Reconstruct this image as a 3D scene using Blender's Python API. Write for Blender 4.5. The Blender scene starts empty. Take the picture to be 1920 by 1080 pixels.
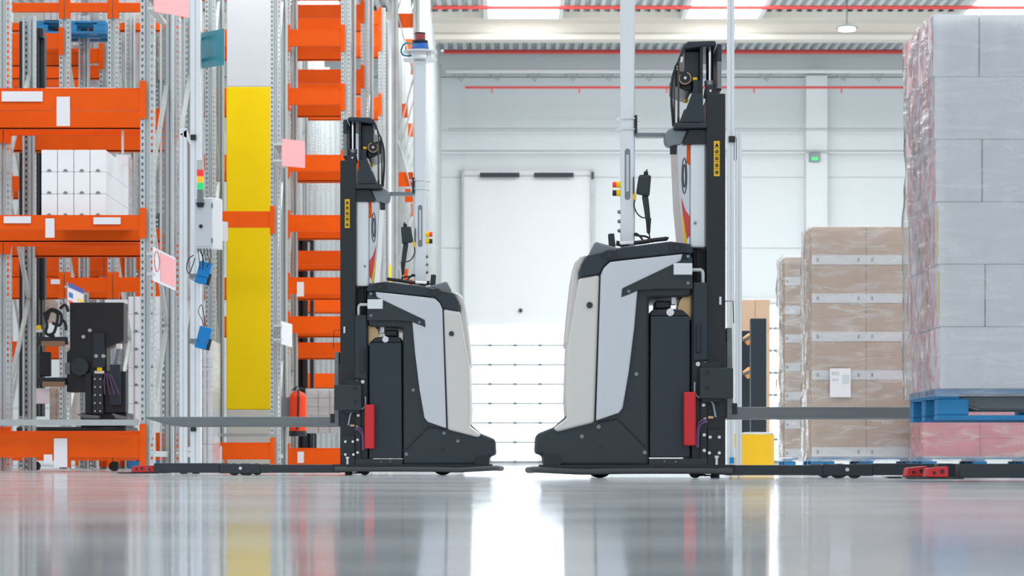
import bpy, math, random
from mathutils import Vector, noise
random.seed(7)
F = 4500.0            # focal length in pixels of the 1920 wide frame
HOR = 866.0           # horizon row
CH = 0.094            # camera height
sc = bpy.context.scene
# ---------------------------------------------------------------- camera, world, lights, exposure
cd = bpy.data.cameras.new('camera'); cam = bpy.data.objects.new('camera', cd); sc.collection.objects.link(cam)
cd.sensor_width = 36; cd.lens = F/1920*36
cd.shift_y = (HOR-540)/1920
cam.location = (0, 0, CH); cam.rotation_euler = (math.radians(90), 0, 0)
cd.clip_start = .05; cd.clip_end = 300
cd.dof.use_dof = True; cd.dof.focus_distance = 15.5; cd.dof.aperture_fstop = 5.6
sc.camera = cam
w = bpy.data.worlds.new('world'); sc.world = w; w.use_nodes = True
w.node_tree.nodes['Background'].inputs[0].default_value = (.86, .93, 1, 1)
w.node_tree.nodes['Background'].inputs[1].default_value = .88
vs = sc.view_settings
vs.view_transform = 'Standard'; vs.look = 'None'; vs.gamma = 1; vs.use_curve_mapping = False; vs.exposure = 0.3
def area(name, loc, sx, sy, power, rot=(0, 0, 0), col=(1, 1, 1)):
    l = bpy.data.lights.new(name, 'AREA'); l.shape = 'RECTANGLE'; l.size = sx; l.size_y = sy; l.energy = power; l.color = col
    o = bpy.data.objects.new(name, l); o.location = loc; o.rotation_euler = rot; sc.collection.objects.link(o); return o
for i, (yy, pw) in enumerate(((7, 350), (17, 650), (27, 800), (37, 750), (46, 620))):
    area('skylight_and_fill_light', (1, yy, 9.3), 18, 3.0, pw, col=(1, .99, .97))
area('skylight_and_fill_light', (1, 43, 8.9), 18, 2, 480, (math.radians(75), 0, 0), (.93, .98, 1))  # added fill light in mid-air, tilted at the back wall; not a skylight
# ---------------------------------------------------------------- helpers
col = sc.collection
def X(px, S): return (px-960)/S
def Z(py, S): return (HOR-py)/S+CH
def Y(S): return F/S
class MB:
    def __init__(s): s.v = []; s.f = []; s.sm = []
    def add(s, vs_, fs, smooth=False):
        b = len(s.v); s.v += [tuple(p) for p in vs_]; s.f += [tuple(i+b for i in f) for f in fs]; s.sm += [smooth]*len(fs); return s
    def box(s, x0, x1, y0, y1, z0, z1):
        if x0 > x1: x0, x1 = x1, x0
        if y0 > y1: y0, y1 = y1, y0
        if z0 > z1: z0, z1 = z1, z0
        return s.add([(x0,y0,z0),(x1,y0,z0),(x1,y1,z0),(x0,y1,z0),(x0,y0,z1),(x1,y0,z1),(x1,y1,z1),(x0,y1,z1)],
              [(0,3,2,1),(4,5,6,7),(0,1,5,4),(1,2,6,5),(2,3,7,6),(3,0,4,7)])
    def prism(s, poly, y0, y1, ax='y'):
        a = sum(poly[i][0]*poly[(i+1)%len(poly)][1]-poly[(i+1)%len(poly)][0]*poly[i][1] for i in range(len(poly)))
        if a < 0: poly = poly[::-1]
        n = len(poly)
        if ax == 'y': v = [(p[0],y0,p[1]) for p in poly]+[(p[0],y1,p[1]) for p in poly]; fl = False
        elif ax == 'z': v = [(p[0],p[1],y0) for p in poly]+[(p[0],p[1],y1) for p in poly]; fl = True
        else: v = [(y0,p[0],p[1]) for p in poly]+[(y1,p[0],p[1]) for p in poly]; fl = True
        f = [tuple(range(n)), tuple(range(2*n-1, n-1, -1))]+[(i, n+i, n+(i+1)%n, (i+1)%n) for i in range(n)]
        if fl: f = [q[::-1] for q in f]
        return s.add(v, f)
    def tube(s, pts, r, n=10, caps=True):
        pts = [Vector(p) for p in pts]; rings = []; up = Vector((0.13, .21, 1)).normalized()
        vv = []; ff = []
        for i, p in enumerate(pts):
            t = (pts[min(i+1, len(pts)-1)]-pts[max(i-1, 0)]).normalized()
            a = t.cross(up)
            if a.length < .05: a = t.cross(Vector((1, 0, 0)))
            a.normalize(); b = t.cross(a)
            rr = r[i] if isinstance(r, (list, tuple)) else r
            vv += [p+a*rr*math.cos(2*math.pi*k/n)+b*rr*math.sin(2*math.pi*k/n) for k in range(n)]
        m = len(pts)
        for i in range(m-1):
            for k in range(n):
                ff.append((i*n+k, (i+1)*n+k, (i+1)*n+(k+1)%n, i*n+(k+1)%n))
        s.add(vv, ff, True)
        if caps:
            s.add(vv[:n], [tuple(range(n))]); s.add(vv[-n:], [tuple(range(n-1, -1, -1))])
        return s
    def cyl(s, p0, p1, r, n=20): return s.tube([p0, p1], r, n)
    def build(s, name, mat, parent=None, bevel=0, seg=2, loc=None):
        me = bpy.data.meshes.new(name); me.from_pydata(s.v, [], s.f); me.materials.append(mat)
        me.polygons.foreach_set('use_smooth', s.sm)
        o = bpy.data.objects.new(name, me); col.objects.link(o)
        if parent: o.parent = parent
        if loc: o.location = loc
        if bevel:
            m = o.modifiers.new('bevel', 'BEVEL'); m.width = bevel; m.segments = seg; m.limit_method = 'ANGLE'; m.angle_limit = math.radians(35)
        return o
def spl(pts, k=6):
    pts = [Vector(p) for p in pts]; out = []
    for i in range(len(pts)-1):
        p0 = pts[max(i-1,0)]; p1 = pts[i]; p2 = pts[i+1]; p3 = pts[min(i+2,len(pts)-1)]
        for j in range(k):
            t = j/k; out.append(.5*((2*p1)+(-p0+p2)*t+(2*p0-5*p1+4*p2-p3)*t*t+(-p0+3*p1-3*p2+p3)*t**3))
    return out+[pts[-1]]
def tag(o, label=None, cat=None, group=None, kind=None):
    if label: o['label'] = label
    if cat: o['category'] = cat
    if group: o['group'] = group
    if kind: o['kind'] = kind
    return o
def thing(name, label, cat, loc=(0,0,0), group=None, rz=0):
    o = bpy.data.objects.new(name, None); o.empty_display_size = .1; col.objects.link(o); o.location = loc; o.rotation_euler = (0,0,rz)
    return tag(o, label, cat, group)
def kids(o): return list(o.children)
def copy_tree(o, parent=None):
    c = o.copy(); col.objects.link(c); c.parent = parent
    for ch in kids(o): copy_tree(ch, c)
    return c
# ---------------------------------------------------------------- materials
def mat(name, c, rough=.5, metal=0, var=0, scale=8, bump=0, emit=None, es=0, coat=0, stretch=None, spec=None):
    m = bpy.data.materials.new(name); m.use_nodes = True; nt = m.node_tree; b = nt.nodes['Principled BSDF']
    b.inputs['Base Color'].default_value = (*c, 1); b.inputs['Roughness'].default_value = rough; b.inputs['Metallic'].default_value = metal
    if spec is not None: b.inputs['Specular IOR Level'].default_value = spec
    if coat: b.inputs['Coat Weight'].default_value = coat
    if emit: b.inputs['Emission Color'].default_value = (*emit, 1); b.inputs['Emission Strength'].default_value = es
    if var or bump:
        tc = nt.nodes.new('ShaderNodeTexCoord'); mp = nt.nodes.new('ShaderNodeMapping'); n = nt.nodes.new('ShaderNodeTexNoise')
        nt.links.new(tc.outputs['Object'], mp.inputs[0]); nt.links.new(mp.outputs[0], n.inputs['Vector'])
        n.inputs['Scale'].default_value = scale; n.inputs['Detail'].default_value = 4
        if stretch: mp.inputs['Scale'].default_value = stretch
        if var:
            r = nt.nodes.new('ShaderNodeMix'); r.data_type = 'RGBA'
            r.inputs[6].default_value = (*[max(0, x*(1-var)) for x in c], 1); r.inputs[7].default_value = (*[min(1, x*(1+var)) for x in c], 1)
            nt.links.new(n.outputs['Fac'], r.inputs[0]); nt.links.new(r.outputs[2], b.inputs['Base Color'])
        if bump:
            bp = nt.nodes.new('ShaderNodeBump'); bp.inputs['Strength'].default_value = bump; bp.inputs['Distance'].default_value = .01
            nt.links.new(n.outputs['Fac'], bp.inputs['Height']); nt.links.new(bp.outputs[0], b.inputs['Normal'])
    return m
M = dict(
 orange=mat('orange_paint', (.80,.095,.0), .5, var=.1, scale=5, bump=.05, spec=.2),
 galv=mat('galvanised_steel', (.58,.62,.62), .42, .35, var=.14, scale=14),
 chain=mat('oily_chain', (.1,.09,.085), .4, .5),
 galvd=mat('galvanised_brace', (.5,.54,.53), .42, .45, var=.18, scale=9),
 alu=mat('anodised_aluminium', (.74,.77,.8), .38, .35, var=.03),
 black=mat('black_paint', (.007,.011,.016), .42, var=.2, scale=5),
 navy=mat('dark_slate_paint', (.013,.024,.036), .42, var=.1, scale=3, bump=.02),
 slate=mat('slate_steel', (.017,.028,.036), .45, var=.12, scale=4),
 rubber=mat('black_rubber', (.018,.019,.021), .6),
 bumper=mat('rubber_bumper', (.055,.06,.065), .45),
 shell=mat('champagne_shell', (.66,.64,.61), .36, .25, var=.03, scale=2),
 panel=mat('silver_grey_panel', (.60,.63,.68), .42, .1, var=.02, scale=2),
 grey=mat('grey_metal', (.2,.23,.25), .42, .5, var=.15, scale=8),
 forkm=mat('worn_fork_steel', (.17,.19,.2), .42, .5, var=.35, scale=3, stretch=(1,1,6)),
 mirror=mat('tinted_shield', (.5,.53,.56), .18, .8),
 chrome=mat('chrome', (.8,.83,.86), .14, 1),
 bolt=mat('zinc_bolt', (.72,.74,.75), .35, .5),
 brass=mat('brass', (.55,.38,.2), .35, .8),
 red=mat('red_plastic', (.62,.012,.02), .4),
 redpipe=mat('red_pipe_paint', (.62,.06,.055), .45),
 yellow=mat('safety_yellow', (.98,.68,.0), .55, var=.04, scale=3, spec=.2),
 bollard=mat('bollard_yellow', (.9,.52,.0), .42, var=.06, scale=4),
 concrete=mat('painted_concrete', (.66,.68,.72), .6, var=.06, scale=2, bump=.03),
 plinth=mat('bare_plinth', (.6,.59,.55), .7, var=.08, scale=4),
 white=mat('white_paint', (.78,.8,.81), .5, var=.02),
 wall=mat('wall_panel_white', (.72,.76,.77), .6, var=.03, scale=.6),
 wallhi=mat('wall_panel_upper', (.62,.67,.68), .6, var=.03, scale=.5),
 roof=mat('roof_sheet', (.62,.66,.66), .5, .1),
 girder=mat('concrete_girder', (.66,.63,.56), .7, var=.06, scale=.5),
 paper=mat('white_paper', (.78,.76,.8), .55),
 cart=mat('white_carton', (.84,.85,.88), .55, var=.05, scale=6, bump=.04),
 cartr=mat('pink_red_carton', (.78,.22,.25), .5, var=.3, scale=1.6, stretch=(1,1,3)),
 card=mat('brown_cardboard', (.56,.39,.27), .7, var=.2, scale=3, bump=.05, stretch=(1,1,.5)),
 cardd=mat('old_cardboard', (.5,.35,.24), .7, var=.2, scale=5),
 tape=mat('white_strap_band', (.76,.77,.79), .45),
 blue=mat('blue_pallet_paint', (.012,.19,.42), .6, var=.35, scale=7, bump=.1, stretch=(1,1,4)),
 wood=mat('pallet_wood', (.3,.2,.12), .7, var=.2, scale=8),
 pink=mat('pink_sign', (.93,.37,.39), .4),
 teal=mat('teal_sign', (.01,.24,.31), .4, spec=.3),
 sblue=mat('blue_plastic', (.005,.22,.6), .45, spec=.3),
 green=mat('green_lens', (.03,.6,.17), .25, emit=(.03,.6,.17), es=.25),
 amber=mat('amber_lens', (.95,.42,.02), .25, emit=(.95,.42,.02), es=.25),
 redl=mat('red_lens', (.8,.03,.03), .25, emit=(.8,.03,.03), es=.2),
 glass=mat('glazed_daylight', (.9,.95,1), .3, emit=(.93,.97,1), es=1.9),
 sky=mat('skylight_daylight', (1,1,1), .3, emit=(.97,.99,1), es=4.2),
 lampm=mat('lamp_glow', (1,1,1), .3, emit=(1,.97,.88), es=3),
 ext=mat('extinguisher_red', (.85,.05,.008), .4, spec=.3),
 lidar=mat('lidar_red_window', (.35,.008,.015), .12, coat=.8),
 lblue=mat('lidar_blue_body', (.02,.12,.45), .4),
 orangel=mat('orange_lens', (.85,.36,.08), .3),
 purple=mat('purple_cable', (.16,.09,.22), .5),
 clearc=mat('grey_hose', (.35,.4,.45), .35),
 steel=mat('dull_zinc_rail', (.42,.45,.45), .5, .4, var=.15, scale=6),
)
def perforated():
    m = bpy.data.materials.new('perforated_post'); m.use_nodes = True; nt = m.node_tree; N = nt.nodes; L = nt.links
    b = N['Principled BSDF']; out = N['Material Output']
    b.inputs['Base Color'].default_value = (.5,.545,.555,1); b.inputs['Metallic'].default_value = .45; b.inputs['Roughness'].default_value = .42
    tc = N.new('ShaderNodeTexCoord'); sep = N.new('ShaderNodeSeparateXYZ'); L.new(tc.outputs['Object'], sep.inputs[0])
    def mth(op, a, v=None, link=None):
        n = N.new('ShaderNodeMath'); n.operation = op; L.new(a, n.inputs[0])
        if v is not None: n.inputs[1].default_value = v
        if link is not None: L.new(link, n.inputs[1])
        return n.outputs[0]
    ax = mth('ABSOLUTE', sep.outputs['X']); dx = mth('ABSOLUTE', mth('SUBTRACT', ax, .041)); hx = mth('LESS_THAN', dx, .0085)
    fz = mth('FRACT', mth('DIVIDE', sep.outputs['Z'], .057)); hz = mth('LESS_THAN', fz, .44)
    fy = mth('LESS_THAN', sep.outputs['Y'], .03)
    # holes of the side flanges, two columns
    ay = mth('ABSOLUTE', mth('SUBTRACT', sep.outputs['Y'], .05)); hy = mth('LESS_THAN', ay, .009); edge = mth('GREATER_THAN', ax, .0535)
    side = mth('MULTIPLY', hy, None, edge); front = mth('MULTIPLY', hx, None, fy)
    hole = mth('MULTIPLY', mth('MAXIMUM', side, None, front), None, hz)
    tr = N.new('ShaderNodeBsdfTransparent'); mx = N.new('ShaderNodeMixShader')
    L.new(hole, mx.inputs[0]); L.new(b.outputs[0], mx.inputs[1]); L.new(tr.outputs[0], mx.inputs[2]); L.new(mx.outputs[0], out.inputs[0])
    return m
M['perf'] = perforated()
def wrapmat(name='stretch_wrap', haze=.13, bump=.3):
    m = bpy.data.materials.new(name); m.use_nodes = True; nt = m.node_tree; N = nt.nodes; L = nt.links
    N.remove(N['Principled BSDF']); out = N['Material Output']
    tc = N.new('ShaderNodeTexCoord'); mp = N.new('ShaderNodeMapping'); n = N.new('ShaderNodeTexNoise'); n.inputs['Scale'].default_value = 3.2; n.inputs['Detail'].default_value = 6
    n.inputs['Distortion'].default_value = .8
    mp.inputs['Scale'].default_value = (1,1,4.5); mp.inputs['Rotation'].default_value = (0,.12,0)
    L.new(tc.outputs['Object'], mp.inputs[0]); L.new(mp.outputs[0], n.inputs['Vector'])
    bp = N.new('ShaderNodeBump'); bp.inputs['Strength'].default_value = bump; bp.inputs['Distance'].default_value = .03; L.new(n.outputs['Fac'], bp.inputs['Height'])
    tr = N.new('ShaderNodeBsdfTransparent'); gl = N.new('ShaderNodeBsdfGlossy'); gl.inputs['Roughness'].default_value = .17; L.new(bp.outputs[0], gl.inputs['Normal'])
    df = N.new('ShaderNodeBsdfDiffuse'); df.inputs[0].default_value = (.9,.92,.95,1)
    cr = N.new('ShaderNodeMapRange'); cr.inputs['From Min'].default_value = .45; cr.inputs['From Max'].default_value = .72; cr.inputs['To Min'].default_value = haze*.8; cr.inputs['To Max'].default_value = haze*2
    L.new(n.outputs['Fac'], cr.inputs[0])
    m1 = N.new('ShaderNodeMixShader'); L.new(cr.outputs[0], m1.inputs[0]); L.new(tr.outputs[0], m1.inputs[1]); L.new(df.outputs[0], m1.inputs[2])
    lw = N.new('ShaderNodeFresnel'); lw.inputs[0].default_value = 1.35; L.new(bp.outputs[0], lw.inputs['Normal'])
    m2 = N.new('ShaderNodeMixShader'); L.new(lw.outputs[0], m2.inputs[0]); L.new(m1.outputs[0], m2.inputs[1]); L.new(gl.outputs[0], m2.inputs[2])
    L.new(m2.outputs[0], out.inputs[0]); return m
M['wrap'] = wrapmat('stretch_wrap', .2, .35); M['wraph'] = wrapmat('stretch_wrap_thick', .2, .22); M['wrapc'] = wrapmat('stretch_wrap_crinkled', .16, 1.0)
def floormat():
    m = bpy.data.materials.new('polished_floor'); m.use_nodes = True; nt = m.node_tree; N = nt.nodes; L = nt.links
    N.remove(N['Principled BSDF']); out = N['Material Output']
    tc = N.new('ShaderNodeTexCoord')
    def noi(sc_, s, det=4):
        mp = N.new('ShaderNodeMapping'); mp.inputs['Scale'].default_value = s; n = N.new('ShaderNodeTexNoise'); n.inputs['Scale'].default_value = sc_; n.inputs['Detail'].default_value = det
        L.new(tc.outputs['Object'], mp.inputs[0]); L.new(mp.outputs[0], n.inputs['Vector']); return n.outputs['Fac']
    cr = N.new('ShaderNodeMix'); cr.data_type = 'RGBA'; cr.inputs[6].default_value = (.5,.54,.57,1); cr.inputs[7].default_value = (.74,.77,.79,1)
    L.new(noi(.9, (1,1,1), 8), cr.inputs[0])
    df = N.new('ShaderNodeBsdfDiffuse'); L.new(cr.outputs[2], df.inputs[0])
    gl = N.new('ShaderNodeBsdfGlossy'); gl.inputs['Color'].default_value = (.95,.97,1,1)
    bp = N.new('ShaderNodeBump'); bp.inputs['Strength'].default_value = .3; bp.inputs['Distance'].default_value = .002; L.new(noi(2.2, (1,1,1), 3), bp.inputs['Height'])
    L.new(bp.outputs[0], gl.inputs['Normal'])
    rr = N.new('ShaderNodeMapRange'); rr.inputs['To Min'].default_value = .05; rr.inputs['To Max'].default_value = .11; L.new(noi(1.5, (1,1,1), 5), rr.inputs[0]); L.new(rr.outputs[0], gl.inputs['Roughness'])
    fr = N.new('ShaderNodeMapRange'); fr.inputs['From Min'].default_value = .3; fr.inputs['From Max'].default_value = .7; fr.inputs['To Min'].default_value = .5; fr.inputs['To Max'].default_value = .78
    L.new(noi(2.0, (.5,1,1), 5), fr.inputs[0])
    mx = N.new('ShaderNodeMixShader'); L.new(fr.outputs[0], mx.inputs[0]); L.new(df.outputs[0], mx.inputs[1]); L.new(gl.outputs[0], mx.inputs[2]); L.new(mx.outputs[0], out.inputs[0])
    return m
M['floor'] = floormat()
def sideprint():
    m = bpy.data.materials.new('printed_carton_side'); m.use_nodes = True; nt = m.node_tree; N = nt.nodes; L = nt.links; b = N['Principled BSDF']; b.inputs['Roughness'].default_value = .4
    g = N.new('ShaderNodeNewGeometry'); mp = N.new('ShaderNodeMapping'); mp.inputs['Scale'].default_value = (1,6,1.3); n = N.new('ShaderNodeTexNoise'); n.inputs['Scale'].default_value = 1.7; n.inputs['Detail'].default_value = 3; n.inputs['Distortion'].default_value = 1.2
    L.new(g.outputs['Position'], mp.inputs[0]); L.new(mp.outputs[0], n.inputs['Vector'])
    r_ = N.new('ShaderNodeValToRGB'); e = r_.color_ramp.elements; e[0].position = .3; e[0].color = (.12,.16,.22,1); e[1].position = .8; e[1].color = (.8,.8,.84,1)
    for p, c in ((.36,(.6,.62,.7,1)),(.45,(.82,.8,.85,1)),(.51,(.8,.5,.52,1)),(.545,(.72,.2,.2,1)),(.58,(.8,.55,.58,1)),(.63,(.85,.83,.87,1))):
        q = e.new(p); q.color = c
    L.new(n.outputs['Fac'], r_.inputs[0]); L.new(r_.outputs[0], b.inputs['Base Color']); return m
M['sidep'] = sideprint()
# ---------------------------------------------------------------- setting
def struct(name, mb, m, bevel=0): return tag(mb.build(name, m, None, bevel), kind='structure')
WY = 56.25; WS = 80.0; R = 9.7
struct('floor', MB().box(-22, 22, -6, WY+.3, -.2, 0), M['floor'])
wb = MB()
# back wall in horizontal sandwich panels with narrow joints
edges = [0, 1.35, 2.6, 3.85, 5.1, 6.76, 7.3, 7.86]
for a, b_ in zip(edges[:-1], edges[1:]): wb.box(-22, 22, WY, WY+.3, a+.012, b_-.012)
wb.box(-22, 22, WY+.03, WY+.3, 0, 7.86)
struct('wall_back', wb, M['wall'])
struct('wall_back_upper', MB().box(-22, 22, WY, WY+.3, 7.86, 9.1).box(-22, 22, WY-.08, WY+.3, 9.12, R), M['wallhi'])
struct('wall_pilaster', MB().box(X(1508,WS), X(1548,WS), WY-.35, WY-.004, 0, 9.1), M['wall'], .01)
cb = MB()
pitch = .215; x = -15.0
prof = []
while x < 15.0:
    prof += [(x, R+.1), (x+.07, R+.1), (x+.1, R-.02), (x+.185, R-.02)]; x += pitch
top = [(p[0], R+.14) for p in prof[::-1]]
n = len(prof)
v = [(p[0], 44, p[1]) for p in prof]+[(p[0], WY+.3, p[1]) for p in prof]
cb.add(v, [(i, i+1, n+i+1, n+i) for i in range(n-1)])
cb.box(-15, 15, 44, WY+.3, R+.14, R+.2).box(-22, 22, -6, 44, R+.02, R+.2).box(-22,-15,44,WY+.3,R,R+.2).box(15,22,44,WY+.3,R,R+.2)
struct('ceiling', cb, M['roof'])
GS = 87.6; GY = Y(GS)
gb = MB().prism([(GY-.28, R-.02), (GY-.28, R-.16), (GY-.1, R-.24), (GY-.08, 9.28), (GY-.22, 9.2), (GY-.22, 9.1), (GY+.22, 9.1), (GY+.22, 9.2), (GY+.08, 9.28), (GY+.1, R-.24), (GY+.28, R-.16), (GY+.28, R-.02)], -15, 15, 'x')
struct('trim_1', gb, M['girder'])
for i, (a, b_) in enumerate(((915,1048),(1292,1428),(1815,1960),(500,640))):
    f = tag(MB().box(X(a,90), X(b_,90), 46, GY-.45, R-.1, R-.085).build('window_%d' % (i+1), M['sky']), kind='structure')
    fr = MB()
    for (x0, x1, y0, y1) in ((X(a,90)-.1, X(a,90), 45.9, GY-.35), (X(b_,90), X(b_,90)+.1, 45.9, GY-.35), (X(a,90), X(b_,90), 45.9, 46), (X(a,90), X(b_,90), GY-.45, GY-.35)):
        fr.box(x0, x1, y0, y1, R-.2, R+.02)
    fr.build('window_frame', M['white'], f)
# dock doors, both glazed in the lower sections
def dock(nm, x0, x1, top, s, glow_top, rails, dark=True, gx0=None, gx1=None):
    d = tag(MB().box(X(x0,s), X(x1,s), WY-.12, WY-.02, 0, Z(top,s)).build(nm, M['white']), kind='structure')
    g = MB(); rl = MB(); z = .1; zt = Z(glow_top, s); gx0 = gx0 or x0+4; gx1 = gx1 or x1-4
    step = (zt-.1)/rails
    for k in range(rails):
        g.box(X(gx0,s), X(gx1,s), WY-.15, WY-.121, .1+k*step+.02, .1+(k+1)*step-.02)
        rl.box(X(gx0,s)-.01, X(gx1,s)+.01, WY-.17, WY-.121, .1+k*step-.02, .1+k*step+.02)
        for q in range(1, 5):
            xx = X(gx0,s)+(X(gx1,s)-X(gx0,s))*q/5; rl.box(xx-.04, xx+.04, WY-.18, WY-.121, .1+k*step-.035, .1+k*step+.035)
    g.build('glazed_section', M['glass'], d); rl.build('section_rail', M['grey'], d)
    t = MB()
    for xx in (x0, x1): t.box(X(xx,s)-.03, X(xx,s)+.03, WY-.2, WY-.02, 0, Z(top-4,s))
    t.box(X(x0,s), X(x1,s), WY-.16, WY-.1, Z(top+9,s)-.01, Z(top+9,s)+.01)
    t.build('door_track', M['steel'], d)
    if dark:
        for a, b_ in ((900,974),(1001,1075)):
            MB().cyl((X(a,s), WY-.3, Z(331,s)), (X(b_,s), WY-.3, Z(331,s)), .055, 12).build('spring_cover', M['navy'], d)
        MB().box(X(1108,s), X(1113,s), WY-.3, WY-.1, Z(337,s), Z(325,s)).build('bracket', M['navy'], d)
        MB().cyl((X(976,s), WY-.2, Z(583,s)), (X(976,s), WY-.12, Z(583,s)), .045, 12).build('lock', M['navy'], d)
    return d
dock('door_1', 868, 1110, 322, WS, 612, 7)
dock('door_2', 1385, 1600, 560, WS, 575, 7, dark=False, gx0=1432, gx1=1484)
# ---------------------------------------------------------------- pipes, conduits, lamps
def hpipe(name, py, s, r, x0, x1, m, label, cat, hang=None, group=None):
    z = Z(py, s); y = Y(s)
    t = thing(name, label, cat, (0, y, 0), group)
    MB().cyl((x0, 0, z), (x1, 0, z), r, 12).build('pipe', m, t)
    if hang:
        k = x0+.6
        while k < x1:
            MB().box(k-.015, k+.015, -.015, .015, z-r-.1 if hang < 0 else z, z if hang < 0 else R).build('hanger', M['redpipe'] if hang < 0 else M['grey'], t); k += 1.95*abs(hang)
    return t
hpipe('sprinkler_pipe', 97, 82, .05, X(832,82), 12, M['redpipe'], 'thick red sprinkler pipe running under the roof edge by the back wall', 'pipe', 3)
hpipe('sprinkler_pipe', 164, 84, .028, X(872,84), 12, M['redpipe'], 'thin red sprinkler pipe with a free left end, lowest of the red pipes', 'pipe', -1)
hpipe('sprinkler_pipe', 14, 92, .04, X(812,92), 12, M['redpipe'], 'red sprinkler pipe passing in front of the skylights, topmost of the red pipes', 'pipe', 3)
hpipe('cable_tray', 133, 80.8, .055, X(836,80.8), 12, M['white'], 'long white duct high on the back wall above the thin red pipe', 'duct')
hpipe('conduit', 241, 80.7, .012, X(840,80.7), 12, M['steel'], 'thin grey conduit on the back wall, upper of the two', 'conduit')
hpipe('conduit', 283, 80.7, .018, X(815,80.7), 12, M['steel'], 'grey conduit on the back wall level with the emergency lamp, lower of the two', 'conduit')
bs = [(872,1),(940,1),(1010,1),(1082,1),(1150,1),(1225,1),(1445,1),(1590,1),(1655,1)]
ORDB = ('leftmost', 'second from the left', 'third from the left', 'fourth from the left', 'fifth from the left', 'sixth from the left', 'third from the right', 'second from the right', 'rightmost')
for px, k in bs:
    MB().tube([(X(px,80.4), Y(80.4), Z(138,80.4)), (X(px-6,80.4), Y(80.4), Z(152,80.4)), (X(px-22,80.4), Y(80.4), Z(140,80.4))], .018, 6).build('wall_bracket', M['steel'])
    tag(col.objects[-1], 'small bent steel bracket under the white duct, '+ORDB[[q[0] for q in bs].index(px)], 'bracket', 'brackets under the white duct')
t = thing('pendant_lamp', 'round high bay lamp hanging under the roof, lit', 'lamp', (X(1588,94), Y(94), 0))
zl = Z(55, 94)
MB().tube([(0,0,zl+.02),(0,0,zl+.05),(0,0,zl+.1)], [.22,.2,.06], 24).build('lamp_shade', M['grey'], t)
MB().cyl((0,0,zl-.02),(0,0,zl+.019), .17, 24).build('lamp_lens', M['lampm'], t)
MB().cyl((0,0,zl+.1),(0,0,R+.02), .012, 8).build('suspension_cable', M['navy'], t)
t = thing('emergency_lamp', 'small emergency lamp with a green glow on the white pilaster', 'lamp', (X(1530,81), WY-.36, 0))
MB().box(-.12,.12,-.12,0,Z(300,81),Z(284,81)).build('housing', M['grey'], t, .01)
MB().box(-.08,.08,-.14,-.121,Z(299,81),Z(292,81)).build('lens', M['green'], t)
# ---------------------------------------------------------------- columns
def column(px0, px1, s, ytop_yel, ybot_yel, label):
    x0 = X(px0,s); w_ = X(px1,s)-x0; y = Y(s)
    t = thing('building_column', label, 'column', (x0, y, 0))
    MB().box(0, w_, 0, w_, Z(ytop_yel,s), R).build('upper_shaft', M['concrete'], t, .012)
    MB().box(-.004, w_+.004, -.004, w_+.004, Z(ybot_yel,s), Z(ytop_yel,s)).build('yellow_paint_band', M['yellow'], t, .012)
    MB().box(-.002, w_+.002, -.002, w_+.002, 0, Z(ybot_yel,s)).build('plinth', M['plinth'], t, .012)
column(425, 511, 150, 163, 768, 'square concrete column with a tall yellow painted band, between the orange racks')
column(713, 765, 88, 497, 800, 'pale concrete column behind the left lift truck, yellow only low down')
# ---------------------------------------------------------------- racks
def post_mb(h, w_=.12, dpt=.09):
    a = w_/2; th = .006
    pl = [(-a+.02, dpt), (-a, dpt), (-a, 0), (-.02, 0), (-.014, .03), (.014, .03), (.02, 0), (a, 0), (a, dpt), (a-.02, dpt)]
    # offset inward for thickness
    inner = []
    for i, p in enumerate(pl):
        q0 = Vector(pl[max(i-1,0)]); q1 = Vector(pl[min(i+1,len(pl)-1)]); d = (q1-q0).normalized(); inner.append((p[0]-d[1]*-th if False else p[0]+d[1]*th*-1*-1*0, p[1]))
    m = MB(); n = len(pl)
    v = [(p[0], p[1], 0) for p in pl]+[(p[0], p[1], h) for p in pl]
    m.add(v, [(i, i+1, n+i+1, n+i) for i in range(n-1)])
    return m
_pm = {}
def post(parent, x, y, h, flip=False):
    key = round(h, 2)
    if key not in _pm:
        o = post_mb(h).build('upright_post', M['perf'], parent)
        _pm[key] = o.data
    else:
        o = bpy.data.objects.new('upright_post', _pm[key]); col.objects.link(o); o.parent = parent
    o.location = (x, y, 0)
    if flip: o.rotation_euler = (0, 0, math.pi)
    fp = MB().box(x-.08, x+.08, y-.03 if not flip else y-.13, y+.13 if not flip else y+.03, 0, .012).build('foot_plate', M['galv'], parent)
    return o
def frame(parent, x, y0, y1, h, along='x', ph=0, bz=1.1):
    post(parent, x, y0, h); post(parent, x, y1, h, True)
    z = .25+ph; k = 0; b = MB()
    b.box(x-.02, x+.02, y0+.07, y1-.07, .14, .19)
    while z+bz < h:
        a_, c_ = (y0+.07, y1-.07) if k % 2 == 0 else (y1-.07, y0+.07)
        p0 = Vector((x, a_, z)); p1 = Vector((x, c_, z+bz)); 
        d = (p1-p0).normalized(); nrm = Vector((0, -d.z, d.y))*.02; ox = Vector((.018, 0, 0))
        b.add([p0-nrm-ox, p0+nrm-ox, p1+nrm-ox, p1-nrm-ox, p0-nrm+ox, p0+nrm+ox, p1+nrm+ox, p1-nrm+ox], [(0,1,2,3),(7,6,5,4),(0,4,5,1),(3,2,6,7),(0,3,7,4),(1,5,6,2)])
        z += bz; k += 1
    b.build('diagonal_brace', M['galvd'], parent)
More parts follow.
